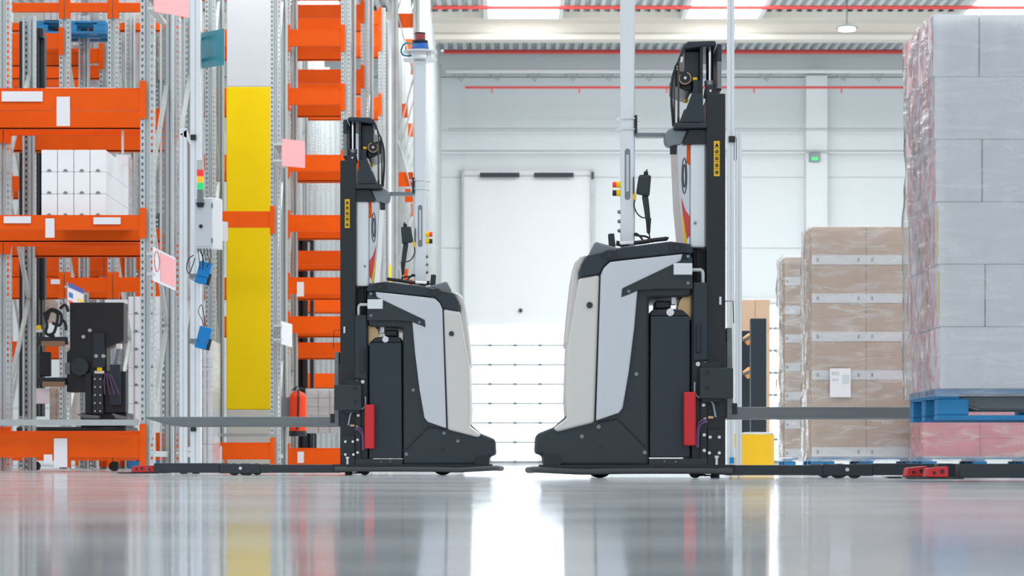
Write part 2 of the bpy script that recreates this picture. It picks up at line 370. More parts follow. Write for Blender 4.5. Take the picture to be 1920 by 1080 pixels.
def beam(parent, x0, x1, y, z, h, rear=False, labels=()):
    sgn = 1 if rear else -1
    yf = y+sgn*.012                       # outer face
    # stepped box beam
    yi = y-sgn*.045
    m = MB().box(x0, x1, min(yf,yi), max(yf,yi), z-h, z-h*.12).box(x0, x1, min(yf-sgn*.018,yi), max(yf-sgn*.018,yi), z-h*.13, z)
    m.box(x0, x1, min(yf+sgn*.004,yi), max(yf+sgn*.004,yi), z-h-.004, z-h+.012)
    o = m.build('beam', M['orange'], parent)
    for xx, s_ in ((x0, -1), (x1, 1)):
        MB().box(xx, xx+s_*.055, y-.02, y-.012, z-h-.08, z+.06).box(xx-s_*.004, xx, y-.02, y+.04, z-h-.08, z+.06).build('beam_connector', M['orange'], o) if not rear else None
    for (a, b_, zt, zb) in labels:
        MB().box(a, b_, yf-.012, yf-.008, zb, zt).build('paper_label', M['paper'], o)
    return o
def rack(label, posts, y0, y1, h, levels, labels={}, rear=True, group=None, ph=0, skip=()):
    t = thing('pallet_rack', label, 'rack', (0, 0, 0), group)
    for i, x in enumerate(posts): frame(t, x, y0, y1, h, ph=ph)
    for i in range(len(posts)-1):
        for j, (z, bh) in enumerate(levels):
            if (i, j) in skip: continue
            beam(t, posts[i]+.06, posts[i+1]-.06, y0, z, bh, labels=labels.get((i, j), ()))
            if rear: beam(t, posts[i]+.06, posts[i+1]-.06, y1, z, bh, True)
    return t
S = 215.; yA = Y(S)
def lab(px0, px1, py0, py1, s=215.): return (X(px0,s), X(px1,s), Z(py0,s), Z(py1,s))
LA = [(Z(165,S), .19), (Z(403,S), .125), (Z(808,S), .225)]
xa = X(276,S)
rack('nearest orange pallet rack at the left edge, holding the white cartons', [xa-3.0, xa], yA, yA+1.25, 4.4, LA,
     {(0,0): [lab(4,81,172,191), lab(107,132,182,237)], (0,1): [lab(8,59,406,419), lab(176,227,408,421), lab(86,103,410,446)], (0,2): [lab(102,127,822,876), lab(83,99,852,869)]})
rack('orange pallet rack standing back to back behind the nearest left rack', [X(-330,198), X(15,198), xa], yA+1.6, yA+2.85, 4.5, [LA[0], LA[1], (LA[2][0], .15)], ph=.35)
# galvanised guard rail over the lowest beam
tag(MB().box(xa-3.0, xa-.07, yA-.10, yA-.06, Z(798,S), Z(787,S)).build('guard_rail', M['steel']), 'long galvanised rail in front of the lowest left beam', 'rail')
S = 165.
rack('orange pallet rack across the aisle behind the dark reach truck', [X(-310,S), X(121,S), X(212,S), X(345,S)], Y(S), Y(S)+1.3, 5.4, [(Z(5,S), .1), (Z(62,S), .17), (Z(340,S)-.6, .01), (Z(520,S), .16), (Z(838,S), .15)],
     {(0,3): [lab(40,56,524,536,S)], (1,3): [lab(96,113,524,533,S), lab(197,240,562,574,S)]}, ph=.2, skip=((0,2),(1,2),(2,2),(1,1),(2,1)))
rack('farther orange pallet rack behind the reach truck, seen between its posts', [X(-260,S), X(148,S), X(186,S), X(228,S), X(333,S)], Y(S)+1.7, Y(S)+3.0, 5.6, [(Z(92,S)+.3, .17), (Z(455,S), .17), (Z(838,S), .15)], ph=.5, skip=((1,0),(2,0),(3,0)))
S = 155.
rack('narrow orange rack whose beams cross in front of the yellow column', [X(400,S), X(521,S)], Y(S)-.3, Y(S)+.62, 6.2, [(Z(404,S-0)+.02, .19), (Z(830,S), .2)],
     {(0,1): [lab(405,422,837,868,S)]}, rear=False)
tag(MB().box(X(378,S), X(512,S), Y(S)+.3, Y(S)+.34, Z(818,S), Z(812,S)).build('guard_rail', M['steel']), 'thin galvanised rail above the low beam in front of the yellow column', 'rail')
S = 140.
LG = [(Z(p,S), .22) for p in (-62, 55, 165, 290, 403, 520, 593, 840)]
rack('tall orange rack right of the yellow column, many beam levels', [X(340,S), X(535,S), X(648,S)], Y(S), Y(S)+1.2, 7.2, LG,
     {(1,5): [lab(557,570,529,556,S)], (1,7): [lab(558,570,847,868,S)]})
S = 126.
rack('tall orange rack behind the many beamed rack, its frame beside the left lift truck', [X(520,S), X(684,S)], Y(S), Y(S)+1.2, 7.4, [(Z(p,S), .2) for p in (8, 130, 300, 470, 642)])
S = 112.
rack('distant orange rack with beams ending left of the pale column', [X(560,S), X(716,S)], Y(S), Y(S)+1.2, 7.7, [(Z(p,S), .22) for p in (20, 62, 182, 555, 700)])
S = 136.
rack('distant orange rack at the far left edge behind the reach truck', [X(-190,S), X(14,S), X(150,S)], Y(S), Y(S)+1.1, 6.4, [(Z(p,S), .2) for p in (40, 135, 330, 640, 835)], ph=.4, skip=((1,0),))
# racks running away from the camera
def deep_rack(label, x, y0, y1, n_, h, levels, wdt=1.1, m=None):
    t = thing('pallet_rack', label, 'rack', (0,0,0))
    for i in range(n_):
        y = y0+(y1-y0)*i/(n_-1)
        if m:
            for q in (x-.06, x-wdt+.06): MB().box(q-.06, q-.012, y, y+.08, 0, h).box(q+.012, q+.06, y, y+.08, 0, h).box(q-.012, q+.012, y+.03, y+.08, 0, h).build('upright_post', m, t)
        else: post(t, x-.06, y, h); post(t, x-wdt+.06, y, h)
        b = MB(); z = .3; k = 0
        while z+1.1 < h:
            a_, c_ = (x-.1, x-wdt+.1) if k % 2 == 0 else (x-wdt+.1, x-.1)
            b.tube([(a_, y+.05, z), (c_, y+.05, z+1.1)], .016, 4); z += 1.1; k += 1
        b.build('diagonal_brace', M['galvd'], t)
        for j, (z, bh) in enumerate(levels):
            if (i+j) % 2 == 0: MB().box(x-wdt+.1, x-.0-wdt*.55 if j % 2 else x-.1, y+.1, y+.15, z-bh, z).build('beam', M['orange'], t)
deep_rack('rack row running away from the camera left of the pale column', -3.75, 42.2, 55, 10, 8.2, [(z, .16) for z in (1.2, 2.5, 3.6, 4.9, 6.3)])
deep_rack('rack row running away to the back wall, right of the pale column', -1.62, 42.2, 55, 11, 9.2, [(z, .25) for z in (2.2, 3.6, 5.2, 6.6, 8.0)], 0.5, M['steel'])
# ---------------------------------------------------------------- cartons, pallets, wrap
ORD = ['lowest', 'second', 'third', 'fourth', 'fifth', 'sixth', 'seventh', 'eighth', 'ninth', 'tenth']
_cm = {}
def carton(x0, x1, y0, y1, z0, z1, m, label, group, strip=None, split=False, prints=None, mark=None, name='carton', extra=None):
    g = .0025
    t = MB().box(x0+g-(x0+x1)/2, x1-g-(x0+x1)/2, y0+g-y0, y1-g-y0, g*.4, z1-z0-g*.4).build(name, m, None, .004, 1, (((x0+x1)/2), y0, z0))
    tag(t, label, 'box', group); hw = (x1-x0)/2; h = z1-z0
    if strip:
        MB().box(-hw+.001, hw-.001, -.004, .0, strip[0], strip[1]).build('white_band', M['tape'], t)
        for q in (-hw*.78, hw*.72):
            MB().box(q-.012, q+.012, -.007, -.0041, (strip[0]+strip[1])/2-.02, (strip[0]+strip[1])/2+.02).build('band_slot', M['grey'], t)
    if mark:
        MB().tube([(0, -.003, .0), (0, .0005, .0)], mark, 14).build('hand_hole', M['slate'], t) if False else \
        MB().prism([(mark*math.cos(a*math.pi/8), mark*math.sin(a*math.pi/8)+.004) for a in range(9)], -.003, .0005).build('hand_hole', M['grey'], t)
    if prints:
        for (pa, pb, za, zb, pm) in prints:
            MB().box(-hw-.002, -hw+.001, pa, pb, za, zb).build('printed_patch', pm, t)
    if extra: extra(t, hw, h)
    return t
def pallet(x0, x1, y0, y1, z0, label, group=None, m=None):
    m = m or M['blue']
    t = thing('pallet', label, 'pallet', (x0, y0, z0), group); w_ = x1-x0; d = y1-y0
    for k in range(5):
        yy = (d-.1)*k/4; MB().box(0, w_, yy, yy+.1, .122, .144).build('deck_board', m, t)
    for k in range(3):
        xx = (w_-.1)*k/2; MB().box(xx, xx+.1, 0, d, .1, .1215).build('stringer_board', m, t)
    for i in range(3):
        for k in range(3):
            MB().box((w_-.145)*i/2, (w_-.145)*i/2+.145, (d-.1)*k/2, (d-.1)*k/2+.1, .0225, .0995).build('block', m, t, .004, 1)
    for k in range(3):
        yy = (d-.1)*k/2; MB().box(0, w_, yy, yy+.1, 0, .022).build('bottom_board', m, t)
    return t
def wrap(x0, x1, y0, y1, z0, z1, label, m, amp=.012, off=.012, nz=60, nx=26, seed=0, flare=0):
    mb = MB(); per = []
    nyy = max(8, int(nx*(y1-y0)/(x1-x0)))
    for i in range(nx): per.append((x0-off+(x1-x0+2*off)*i/nx, y0-off, 0, -1))
    for i in range(nyy): per.append((x1+off, y0-off+(y1-y0+2*off)*i/nyy, 1, 0))
    for i in range(nx): per.append((x1+off-(x1-x0+2*off)*i/nx, y1+off, 0, 1))
    for i in range(nyy): per.append((x0-off, y1+off-(y1-y0+2*off)*i/nyy, -1, 0))
    n_ = len(per); v = []; f = []
    for j in range(nz+1):
        z = z0+(z1-z0)*j/nz
        for (px, py, ax, ay) in per:
            side = 1.5 if ax else .7
            d = amp*side*(.5+noise.noise(Vector((px*5+seed, py*9, z*4)))+.6*noise.noise(Vector((px*13, py*17, z*9+seed)))) 
            d = max(d, -off*.8)
            d += flare*max(0, 1-(z-z0)/.12)
            v.append((px+ax*d, py+ay*d, z))
    for j in range(nz):
        for i in range(n_): f.append((j*n_+i, j*n_+(i+1)%n_, (j+1)*n_+(i+1)%n_, (j+1)*n_+i))
    mb.add(v, f, True)
    o = mb.build('stretch_wrap', m); o.data.materials.append(M['wrapc'])
    for p in o.data.polygons:
        if abs(p.normal.x) > abs(p.normal.y): p.material_index = 1
    return tag(o, label, 'plastic wrap')
# big white load on the right truck
S3 = 400.; y3 = Y(S3); lx0 = X(1750,S3); lz0 = Z(787,S3)+0
pallet(X(1768,S3)-.02, X(1768,S3)+1.18, y3+.02, y3+.82, lz0, 'blue wooden pallet raised on the forks under the white wrapped load')
tiers = 6; th = (Z(25,S3)-(lz0+.144))/tiers
for k in range(tiers):
    cuts = [0, .6, 1.2] if k % 2 == 0 else [0, .22, .71, 1.2]
    z0 = lz0+.144+k*th
    for i in range(len(cuts)-1):
        for r_ in range(2):
            pr = None
            if i == 0:
                rd = random.Random(k*3+r_)
                pr = [(.008, .392, th*.02, th*.985, M['sidep'])]
                if k in (1, 2): pr.append((.0, .007, th*.1, th*.9, M['yellow']))
            dx = .035*(1-k/5)
            carton(lx0+dx+cuts[i], lx0+dx+cuts[i+1], y3+.02+.4*r_, y3+.02+.4*(r_+1), z0, z0+th, M['cart'],
                   'white carton of the raised wrapped load, %s tier up, %s, %s row' % (ORD[k], ('leftmost', 'second from left' if len(cuts) == 4 else 'right half', 'right end')[i], 'front' if r_ == 0 else 'back'),
                   'white cartons of the raised wrapped load', prints=pr, name='carton')
wrap(lx0+.02, lx0+1.23, y3+.02, y3+.82, lz0+.11, Z(23,S3), 'clear wrinkled stretch wrap around the tall white load at right', M['wraph'], .012, .016, 110, 44, 3)
# brown wrapped load
S = 170.; yb = Y(S); bx0 = X(1522,S)
pallet(bx0, bx0+1.2, yb, yb+.8, 0, 'blue pallet on the floor under the brown cartons with white bands')
bt = [.148+(Z(425,S)-.148)*k/6 for k in range(7)]
for k in range(6):
    for i in range(2):
        for r_ in range(1):
            carton(bx0+.6*i, bx0+.6*(i+1), yb, yb+.8, bt[k], bt[k+1], M['card'],
              'brown banded carton of the tallest brown stack, %s tier up, %s column' % (ORD[k], ('left', 'right')[i]), 'brown cartons with white bands', strip=(.005, .11) if r_ == 0 else None)
wrap(bx0, bx0+1.2, yb, yb+.8, .1, bt[6]+.01, 'clear stretch wrap around the brown banded cartons', M['wrap'], .012, .014, 70, 30, 9, .03)
t = MB().box(X(1555,S), X(1594,S), yb-.05, yb-.047, Z(745,S), Z(691,S)).build('shipping_label', M['paper'])
tag(t, 'white printed sheet stuck on the wrapped brown cartons', 'paper')
MB().box(X(1558,S), X(1572,S), yb-.0525, yb-.0505, Z(704,S), Z(697,S)).box(X(1578,S), X(1591,S), yb-.0525, yb-.0505, Z(720,S), Z(703,S)).box(X(1558,S), X(1571,S), yb-.0525, yb-.0505, Z(715,S), Z(710,S)).build('printed_block', M['galv'], t)
# narrower stack behind at left
S = 138.; yc = Y(S); cx0 = X(1472,S)
pallet(cx0, cx0+1.2, yc, yc+.8, 0, 'blue pallet under the second brown stack, partly hidden')
for k in range(7):
    z0 = .148+(Z(482,S)-.148)*k/7; z1 = .148+(Z(482,S)-.148)*(k+1)/7
    for i in range(2):
        for r_ in range(1):
            carton(cx0+(0, .26)[i], cx0+(.26, 1.2)[i], yc, yc+.8, z0, z1, M['cardd'],
              'brown carton in the partly hidden middle stack, %s tier up, %s column' % (ORD[k], ('left', 'right')[i]), 'brown cartons of the middle stack', strip=(.005, .12) if r_ == 0 else None)
wrap(cx0, cx0+1.2, yc, yc+.8, .1, Z(478,S), 'loose bright stretch wrap around the middle brown stack', M['wraph'], .012, .014, 70, 26, 21)
# far small stack
S = 112.; yd = Y(S); dx0 = X(1388,S)
pallet(dx0, dx0+.5, yd, yd+.8, 0, 'pallet under the farthest brown stack behind the yellow bollards', m=M['wood'])
for k in range(5):
    z0 = .148+(Z(562,S)-.148)*k/5; z1 = .148+(Z(562,S)-.148)*(k+1)/5
    for i in range(2):
        carton(dx0+.25*i, dx0+.25*(i+1), yd, yd+.8, z0, z1, M['card'], 'plain brown carton in the farthest stack, %s tier up, %s column' % (ORD[k], ('left', 'right')[i]), 'brown cartons of the farthest stack',
               extra=(lambda tt, hw, h: MB().box(-hw+.02, hw*.6, -.004, 0, h*.05, h*.2).build('green_tape', M['green'], tt)) if k == 3 and i == 0 else None)
# pink load below
S = 178.; yp = Y(S); px0 = X(1731,S)
pallet(px0, px0+1.2, yp, yp+.8, 0, 'blue pallet on the floor under the pink cartons at the right edge')
zz = [.148, Z(822,S), Z(787,S), Z(735,S)]
for k in range(3):
    for i in range(2):
        carton(px0+.6*i, px0+.6*(i+1), yp, yp+.8, zz[k], zz[k+1], M['cartr'], 'pink and red carton at the right edge, %s tier, %s' % (ORD[k], ('left', 'right')[i]), 'pink cartons below the raised load')
wrap(px0, px0+1.2, yp, yp+.8, .1, zz[3]+.01, 'stretch wrap around the low pink cartons at the right edge', M['wraph'], .008, .012, 30, 26, 33)
# left rack cartons
def stack(px0, cw, ncol, s, zb, tiers, th, where, group, mark=.02, dep=.55, rows=1):
    for k in range(tiers):
        for i in range(ncol):
            for r_ in range(rows):
                carton(X(px0,s)+cw*i, X(px0,s)+cw*(i+1), Y(s)+dep*r_, Y(s)+dep*(r_+1), zb+th*k, zb+th*(k+1), M['cart'],
                   'white carton %s, %s tier up, %s in line%s' % (where, ORD[k], ('first', 'second', 'third', 'fourth', 'fifth')[i], '' if rows == 1 else (', front', ', back')[r_]), group, mark=mark if r_ == 0 else None)
s = F/(yA+.1); zb = LA[1][0]
stack(77, 30.5/s, 4, s, zb, 3, 41.5/s, 'on the middle rack shelf', 'white cartons on the middle shelf', dep=.62, rows=2)
s = F/(yA+1.7); stack(84, 33/s, 4, s, LA[0][0], 1, .27, 'on the top rack shelf', 'white cartons on the top shelf', mark=None)
tag(MB().box(X(70,F/(yA+.06)), X(208,F/(yA+.06)), yA+.06, yA+1.2, LA[1][0]-.004, LA[1][0]-.001).build('shelf_panel', M['steel']), 'thin steel shelf panel under the white cartons on the middle shelf', 'shelf')
s = F/(yA+2.0)
s = 158.; stack(240, 30.5/s, 2, s, .148, 9, (Z(556,s)-.148)/9, 'in the tall left floor stack', 'white cartons of the tall floor stack', mark=.025)
pallet(X(240,s)-.0, X(240,s)+.8, Y(s), Y(s)+.6, 0, 'blue pallet under the tall stack of white cartons by the left posts')
# wrapped goods high in the left racks
def bundle(px0, px1, py0, py1, s, label, m=None, pal=True, side=None):
    x0, x1 = X(px0,s), X(px1,s); z0, z1 = Z(py1,s), Z(py0,s)
    t = thing('wrapped_load', label, 'wrapped goods', ((x0+x1)/2, Y(s), z0)); hw = (x1-x0)/2
    mb = MB(); n_ = 5; 
    for i in range(n_):
        for j in range(3):
            a = -hw+2*hw*j/3; mb.box(a+.004, a+2*hw/3-.004, 0, .7, (z1-z0)*i/n_+.002, (z1-z0)*(i+1)/n_-.002)
    mb.build('goods', m or M['cart'], t, .004, 1)
    MB().box(-hw-.015, hw+.015, -.02, .72, 0, z1-z0+.01).build('plastic_film', M['wraph'], t)
    return t
bundle(84, 118, -60, 38, 160, 'wrapped white goods on the blue pallet at the top left')
pallet(X(66,160), X(102,160)+.6, Y(160), Y(160)+.6, Z(62,160), 'blue pallet high in the left rack under the wrapped goods')
bundle(128, 152, -60, 85, 150, 'wrapped goods with a pale blue tint behind the high left posts')
bundle(160, 200, -40, 150, 148, 'column of wrapped cartons high between the left posts')
bundle(200, 252, -60, 165, 152, 'tall film wrapped load high beside the nearest rack post')
bundle(207, 240, 292, 403, 160, 'film wrapped white load beside the shelf of cartons')
bundle(190, 222, 455, 505, 150, 'film wrapped load above the blue pallet in the middle of the left racks')
pallet(X(190,150), X(226,150), Y(150), Y(150)+.5, Z(522,150), 'small blue pallet in the middle of the left racks')
bundle(280, 303, 300, 400, 150, 'wrapped load seen just right of the nearest rack post, above the middle beam', M['cart'])
bundle(296, 318, 40, 150, 150, 'brown wrapped load high behind the nearest rack posts', M['cardd'])
bundle(372, 396, 640, 881, 168, 'bright film wrapped load behind the aluminium post')
bundle(575, 640, 730, 812, 136, 'low white wrapped load beside the red fire extinguisher', M['cart'])
# stuff on racks right of column
for k, (a, b_, c_, d_) in enumerate(((96,125,728,790),(60,90,560,600),)):
    bundle(a, b_, c_, d_, 150, ('brown carton load low behind the dark reach truck', 'small brown load behind the mast of the dark reach truck')[k], M['card'])
# ---------------------------------------------------------------- lift truck
W = .8
def P1(px, py): return ((px-1375)/330., (897-py)/330.)
def c4(u, v): return P1(980+u*.46305, 420+v*.46296)
def c2(u, v): return P1(1120+u/4.32, 50+v/4.32)
def c3(u, v): return P1(1100+u/4.5, 280+v/4.5)
def pl(fn, pts): return [fn(*p) for p in pts]
def make_truck(label):
    t = thing('lift_truck', label, 'lift truck', (X(1375,330), Y(330), 0))
    def pr(name, pts, y0, y1, m, bev=0, fn=c4, parent=None, seg=2):
        return MB().prism(pl(fn, pts), y0, y1).build(name, m, parent or t, bev, seg)
    def bx(name, x0, x1, v0, v1, y0, y1, m, bev=0, fn=P1, parent=None):
        a = fn(x0, v0); b_ = fn(x1, v1); return MB().box(a[0], b_[0], y0, y1, a[1], b_[1]).build(name, m, parent or t, bev)
    def bolts(lst, y, m='bolt', r=.011, fn=c4, parent=None, name='bolt'):
        for u, v in lst:
            a = fn(u, v); MB().cyl((a[0], y-.008, a[1]), (a[0], y, a[1]), r, 12).build(name, M[m], parent or t)
    body = pr('chassis', [(85,978),(82,935),(50,930),(55,850),(125,822),(150,800),(195,760),(200,480),(240,217),(250,150),(275,130),(400,104),(600,80),(672,92),(685,112),(686,290),(513,297),(513,980)], .03, W-.03, M['slate'], .02, seg=3)
    # lower bumper skirt slot
    pr('front_recess', [(84,934),(150,934),(165,962),(150,975),(86,975)], .02, .06, M['black'])
    pr('top_cover', [(230,217),(237,165),(262,125),(400,95),(600,70),(675,80),(694,112),(684,122),(650,118),(400,143),(350,151),(326,174),(312,203)], .0, W, M['navy'], .022, seg=3)
    pr('front_cowl', [(228,219),(311,205),(290,804),(140,842),(122,828),(180,785),(175,700),(181,500),(214,300)], .0, W, M['shell'], .03, seg=3)
    pr('front_rim', [(262,121),(238,122),(212,150),(200,215),(178,420),(174,478),(188,490),(202,470),(226,300),(232,190)], .08, W-.08, M['shell'], .022, seg=3)
    pr('nose_shield', [(272,108),(298,62),(312,66),(400,92),(280,122)], .12, W-.12, M['grey'], .01)
    pr('nose_fin', [(294,75),(292,55),(300,50),(306,60),(306,80)], .38, .42, M['shell'], .004)
    for y0, y1 in ((-.004, .035), (W-.035, W+.004)):
        pr('side_panel', [(316,206),(328,178),(354,153),(648,121),(640,150),(405,262),(403,293),(465,268),(452,420),(430,600),(405,745),(390,765),(297,797)], y0, y1, M['panel'], .008)
    for yy in (-.006, W+.0):
        pr('panel_arm', [(400,296),(403,264),(640,152),(686,135),(688,262),(560,262),(470,268)], yy+.0, yy+.008, M['slate'])
    cb_ = c4(353, 127)
    for (u, v) in ((353,127),(624,97)):
        a = c4(u, v); o = MB().prism([(a[0]+.05*math.cos(q*math.pi/8), a[1]+.028*math.sin(q*math.pi/8)) for q in range(16)], -.004, .02).build('lamp_recess', M['black'], t)
        MB().cyl((a[0], -.012, a[1]), (a[0], -.003, a[1]), .012, 14).build('side_sensor', M['slate'], o)
    bolts([(271,329)], -.002, 'slate', .018, name='lock_knob'); bolts([(429,273),(669,132),(669,240)], -.008, 'grey', .01)
    bolts([(461,607),(308,821),(495,925),(240,860)], .028, 'grey', .012); bolts([(315,903)], .028, 'black', .008)
    MB().tube([(c4(300,803)[0], .026, c4(300,803)[1]), (c4(385,790)[0], .026, c4(385,790)[1]), (c4(500,905)[0], .026, c4(500,905)[1])], .0035, 6).build('seam', M['black'], t)
    bx('service_plate', 610, 686, 160, 207, -.03, .02, M['alu'], .004, c4)
    pr('battery', [(520,372),(680,372),(680,945),(516,945)], .04, W-.04, M['navy'], .006)
    pr('battery_lid', [(525,345),(600,340),(650,345),(680,372),(520,372)], .06, W-.06, M['black'], .006)
    bx('battery_connector', 540, 605, 305, 340, .1, .3, M['black'], .01, c4); bx('connector_bracket', 607, 627, 290, 322, .1, .16, M['alu'], .003, c4)
    a = c4(600, 355); MB().cyl((a[0], .05, a[1]), (a[0], .059, a[1]), .022, 14).build('lid_cutout', M['paper'], t)
    a = c4(690, 330); MB().cyl((a[0], .12, a[1]), (a[0], .35, a[1]), .075, 24).build('pump_motor', M['brass'], t)
    bx('sill', 513, 752, 950, 982, .03, W-.03, M['slate'], .004, c4); bolts([(575,962),(621,963)], .028, 'grey', .005)
    # mast: outer channels on both sides, inner channels, cross members
    for y0, y1 in ((.06, .15), (W-.15, W-.06)):
        bx('mast_channel', 1326, 1362, 172, 872, y0, y1, M['black'], .006)
    bx('mast_crosspiece', 1330, 1358, 176, 215, .15, W-.15, M['black']); bx('mast_crosspiece', 1330, 1358, 780, 860, .15, W-.15, M['black'])
    for y0, y1 in ((.12, .22), (W-.22, W-.12)):
        bx('inner_mast', 1328, 1358, 200, 860, y0+.03, y1+.01, M['slate'])
    MB().box(P1(1306,0)[0], P1(1318,0)[0], .3, .5, P1(0,870)[1], P1(0,470)[1]).build('lift_cylinder_housing', M['black'], t)
    bx('mast_cover', 1298, 1328, 530, 872, .05, W-.05, M['black'], .005); bx('mast_side_strip', 1301, 1327, 529, 675, .02, .06, M['navy'], .004)
    bx('mast_back_plate', 1300, 1327, 462, 530, .2, W-.1, M['black'])
    bx('silver_shroud', 1297, 1327, 264, 461, .1, W-.1, M['alu'], .012)
    MB().cyl((P1(1306,0)[0], .09, P1(0,415)[1]), (P1(1306,0)[0], .099, P1(0,415)[1]), .008, 10).build('bolt', M['grey'], t)
    # printed clear shield
    sh = MB().prism([P1(1272,262), P1(1297,262), P1(1297,455), P1(1285,455), P1(1277,370)], .12, W-.12).build('clear_shield', M['mirror'], t, .004)
    MB().prism([P1(1291,262), P1(1296,262), P1(1296,305), P1(1290,300)], .115, .119).build('orange_print', M['orange'], sh)
    MB().prism([P1(1280,365), P1(1288,390), P1(1296,402), P1(1296,438), P1(1291,445), P1(1284,410)], .115, .119).build('red_print', M['redpipe'], sh)
    MB().prism([P1(1281,400), P1(1284,400), P1(1291,452), P1(1286,454)], .115, .119).build('yellow_print', M['bollard'], sh)
    for q, rx_, rz_ in ((325, 4.5, 34), (325, 2.2, 22)):
        MB().tube([(P1(1286+rx_*math.cos(k*math.pi/8),0)[0], .116, P1(0,q+rz_*math.sin(k*math.pi/8))[1]) for k in range(17)], .003, 6).build('ring_print', M['slate'], sh)
    # mast head
    h = MB().prism(pl(c2, [(725,112),(745,98),(960,92),(975,108),(975,135),(860,140),(722,160)]), .08, W-.08).build('mast_head', M['navy'], t, .008)
    pr('head_arm', [(722,108),(745,105),(715,175),(672,262),(640,310),(632,300),(660,250),(690,160)], .1, .16, M['slate'], .006, c2)
    pr('head_plate', [(722,160),(842,160),(842,400),(770,420),(722,340)], .16, W-.16, M['navy'], .004, c2)
    pr('head_post', [(842,140),(866,140),(866,525),(842,525)], .1, W-.1, M['black'], 0, c2)
    pr('head_channel', [(985,110),(1020,118),(1020,492),(985,490)], .1, W-.1, M['navy'], .004, c2)
    pr('pulley_guard', [(655,300),(700,320),(760,400),(790,400),(790,470),(770,485),(720,475),(680,455),(640,440),(640,330)], .18, W-.18, M['black'], .01, c2)
    a = c2(725, 385); pu = MB().cyl((a[0], .14, a[1]), (a[0], .18, a[1]), .04, 24).build('chain_pulley', M['black'], t)
    MB().tube([(a[0]+.034*math.cos(k*math.pi/10), .139, a[1]+.034*math.sin(k*math.pi/10)) for k in range(-12, 5)], .004, 6).build('pulley_rim', M['brass'], pu)
    MB().cyl((a[0], .13, a[1]), (a[0], .14, a[1]), .008, 12).build('axle_bolt', M['bolt'], pu)
    a = c2(934, 0)[0]; MB().cyl((a, .2, c2(0,400)[1]), (a, .2, c2(0,132)[1]), .0215, 20).build('chrome_piston', M['chrome'], t)
    MB().cyl((a, .2, c2(0,440)[1]), (a, .2, c2(0,396)[1]), .031, 20).build('piston_collar', M['galvd'], t)
    pr('piston_base', [(888,525),(900,440),(962,440),(970,525)], .12, .28, M['navy'], .005, c2)
    bolts([(930,494)], .118, 'bolt', .007, c2)
    MB().cyl((c2(998,0)[0], .1, c2(0,480)[1]), (c2(998,0)[0], .1, c2(0,262)[1]), .014, 12).build('hydraulic_tube', M['grey'], t)
    bx('bump_stop', 788, 825, 382, 404, .12, .2, M['bollard'], .003, c2); bx('stop_block', 790, 850, 404, 528, .12, .24, M['navy'], .004, c2)
    bx('bump_stop', 738, 770, 520, 534, .3, .4, M['bollard'], .002, c2)
    pr('mast_gusset', [(772,530),(862,530),(862,765),(684,765)], .05, .14, M['navy'], .004, c2)
    pr('mast_gusset', [(772,530),(862,530),(862,765),(684,765)], W-.14, W-.05, M['navy'], .004, c2)
    pr('yoke', [(628,775),(640,768),(895,768),(895,812),(628,814)], .04, W-.04, M['slate'], .006, c2)
    pr('yoke_shell', [(556,850),(580,815),(628,790),(640,814),(750,816),(700,925),(690,935),(640,940),(590,955),(560,930),(552,890)], .1, .2, M['grey'], .01, c2)
    pr('yoke_bracket', [(750,816),(895,816),(895,930),(700,935)], .08, W-.08, M['black'], .003, c2)
    bx('clamp_cage', 602, 655, 925, 1010, .12, .16, M['black'], .004, c2)
    for nm, u, v0, v1 in (('lift_chain', 638, 440, 765), ('lift_chain', 672, 262, 705)):
        mb = MB(); v = v0
        while v < v1:
            a = c2(u, v); mb.box(a[0]-.0055, a[0]+.0055, .145, .165, a[1]-.010, a[1]); v += 15
            b_ = c2(u, v-6); mb.box(a[0]-.0035, a[0]+.0035, .142, .168, b_[1]-.005, b_[1])
        mb.build(nm, M['chain'], t)
    a = c2(672,0)[0]; MB().cyl((a,.155,c2(0,770)[1]),(a,.155,c2(0,700)[1]), .007, 8).build('chain_anchor', M['slate'], t)
    a = c2(690, 246); MB().tube([(a[0], .09, a[1]-.016), (a[0]+.004, .09, a[1]+.016)], .008, 8).build('chain_clip', M['bolt'], t)
    MB().tube(spl([(*[c2(650,295)[0]], .13, c2(650,295)[1])]+[(c2(u,v)[0], .13, c2(u,v)[1]) for u, v in ((625,370),(614,470),(614,600),(622,700),(628,780))]), .0075, 8).build('hydraulic_hose', M['black'], t)
    # yellow warning strip on mast with pictogram boxes
    ws = bx('warning_sticker', 1340, 1351, 262, 328, .055, .0592, M['bollard'], 0)
    for k in range(5):
        vv = 267+k*13; a = P1(1345.5, vv+2)
        if k == 0: MB().prism([(a[0]-.012, a[1]-.011), (a[0]+.012, a[1]-.011), (a[0], a[1]+.012)], .0535, .0548).build('pictogram', M['black'], ws)
        else: MB().tube([(a[0]+.009*math.cos(q*math.pi/6), .054, a[1]+.009*math.sin(q*math.pi/6)) for q in range(13)], .002, 5).box(a[0]-.003, a[0]+.003, .053, .0548, a[1]-.006, a[1]+.006).build('pictogram', M['black'], ws)
        if k < 4: MB().box(P1(1341,0)[0], P1(1350,0)[0], .053, .0548, a[1]-.0195, a[1]-.0175).build('divider_line', M['black'], ws)
    # bracket to pole, pole, clamps
    br = c2(330, 822); b2 = c2(556, 856)
    MB().box(br[0], b2[0]+.03, .18, .26, b2[1], br[1]).build('pole_bracket', M['grey'], t, .003)
    pxa = P1(1167,0)[0]; pxb = P1(1194,0)[0]; po = MB().box(pxa, pxb, .2, .28, P1(0,458)[1], 2.92).build('pole', M['alu'], t, .01)
    a = c2(258,0)[0]; z0 = P1(0,368)[1]; z1 = P1(0,270)[1]
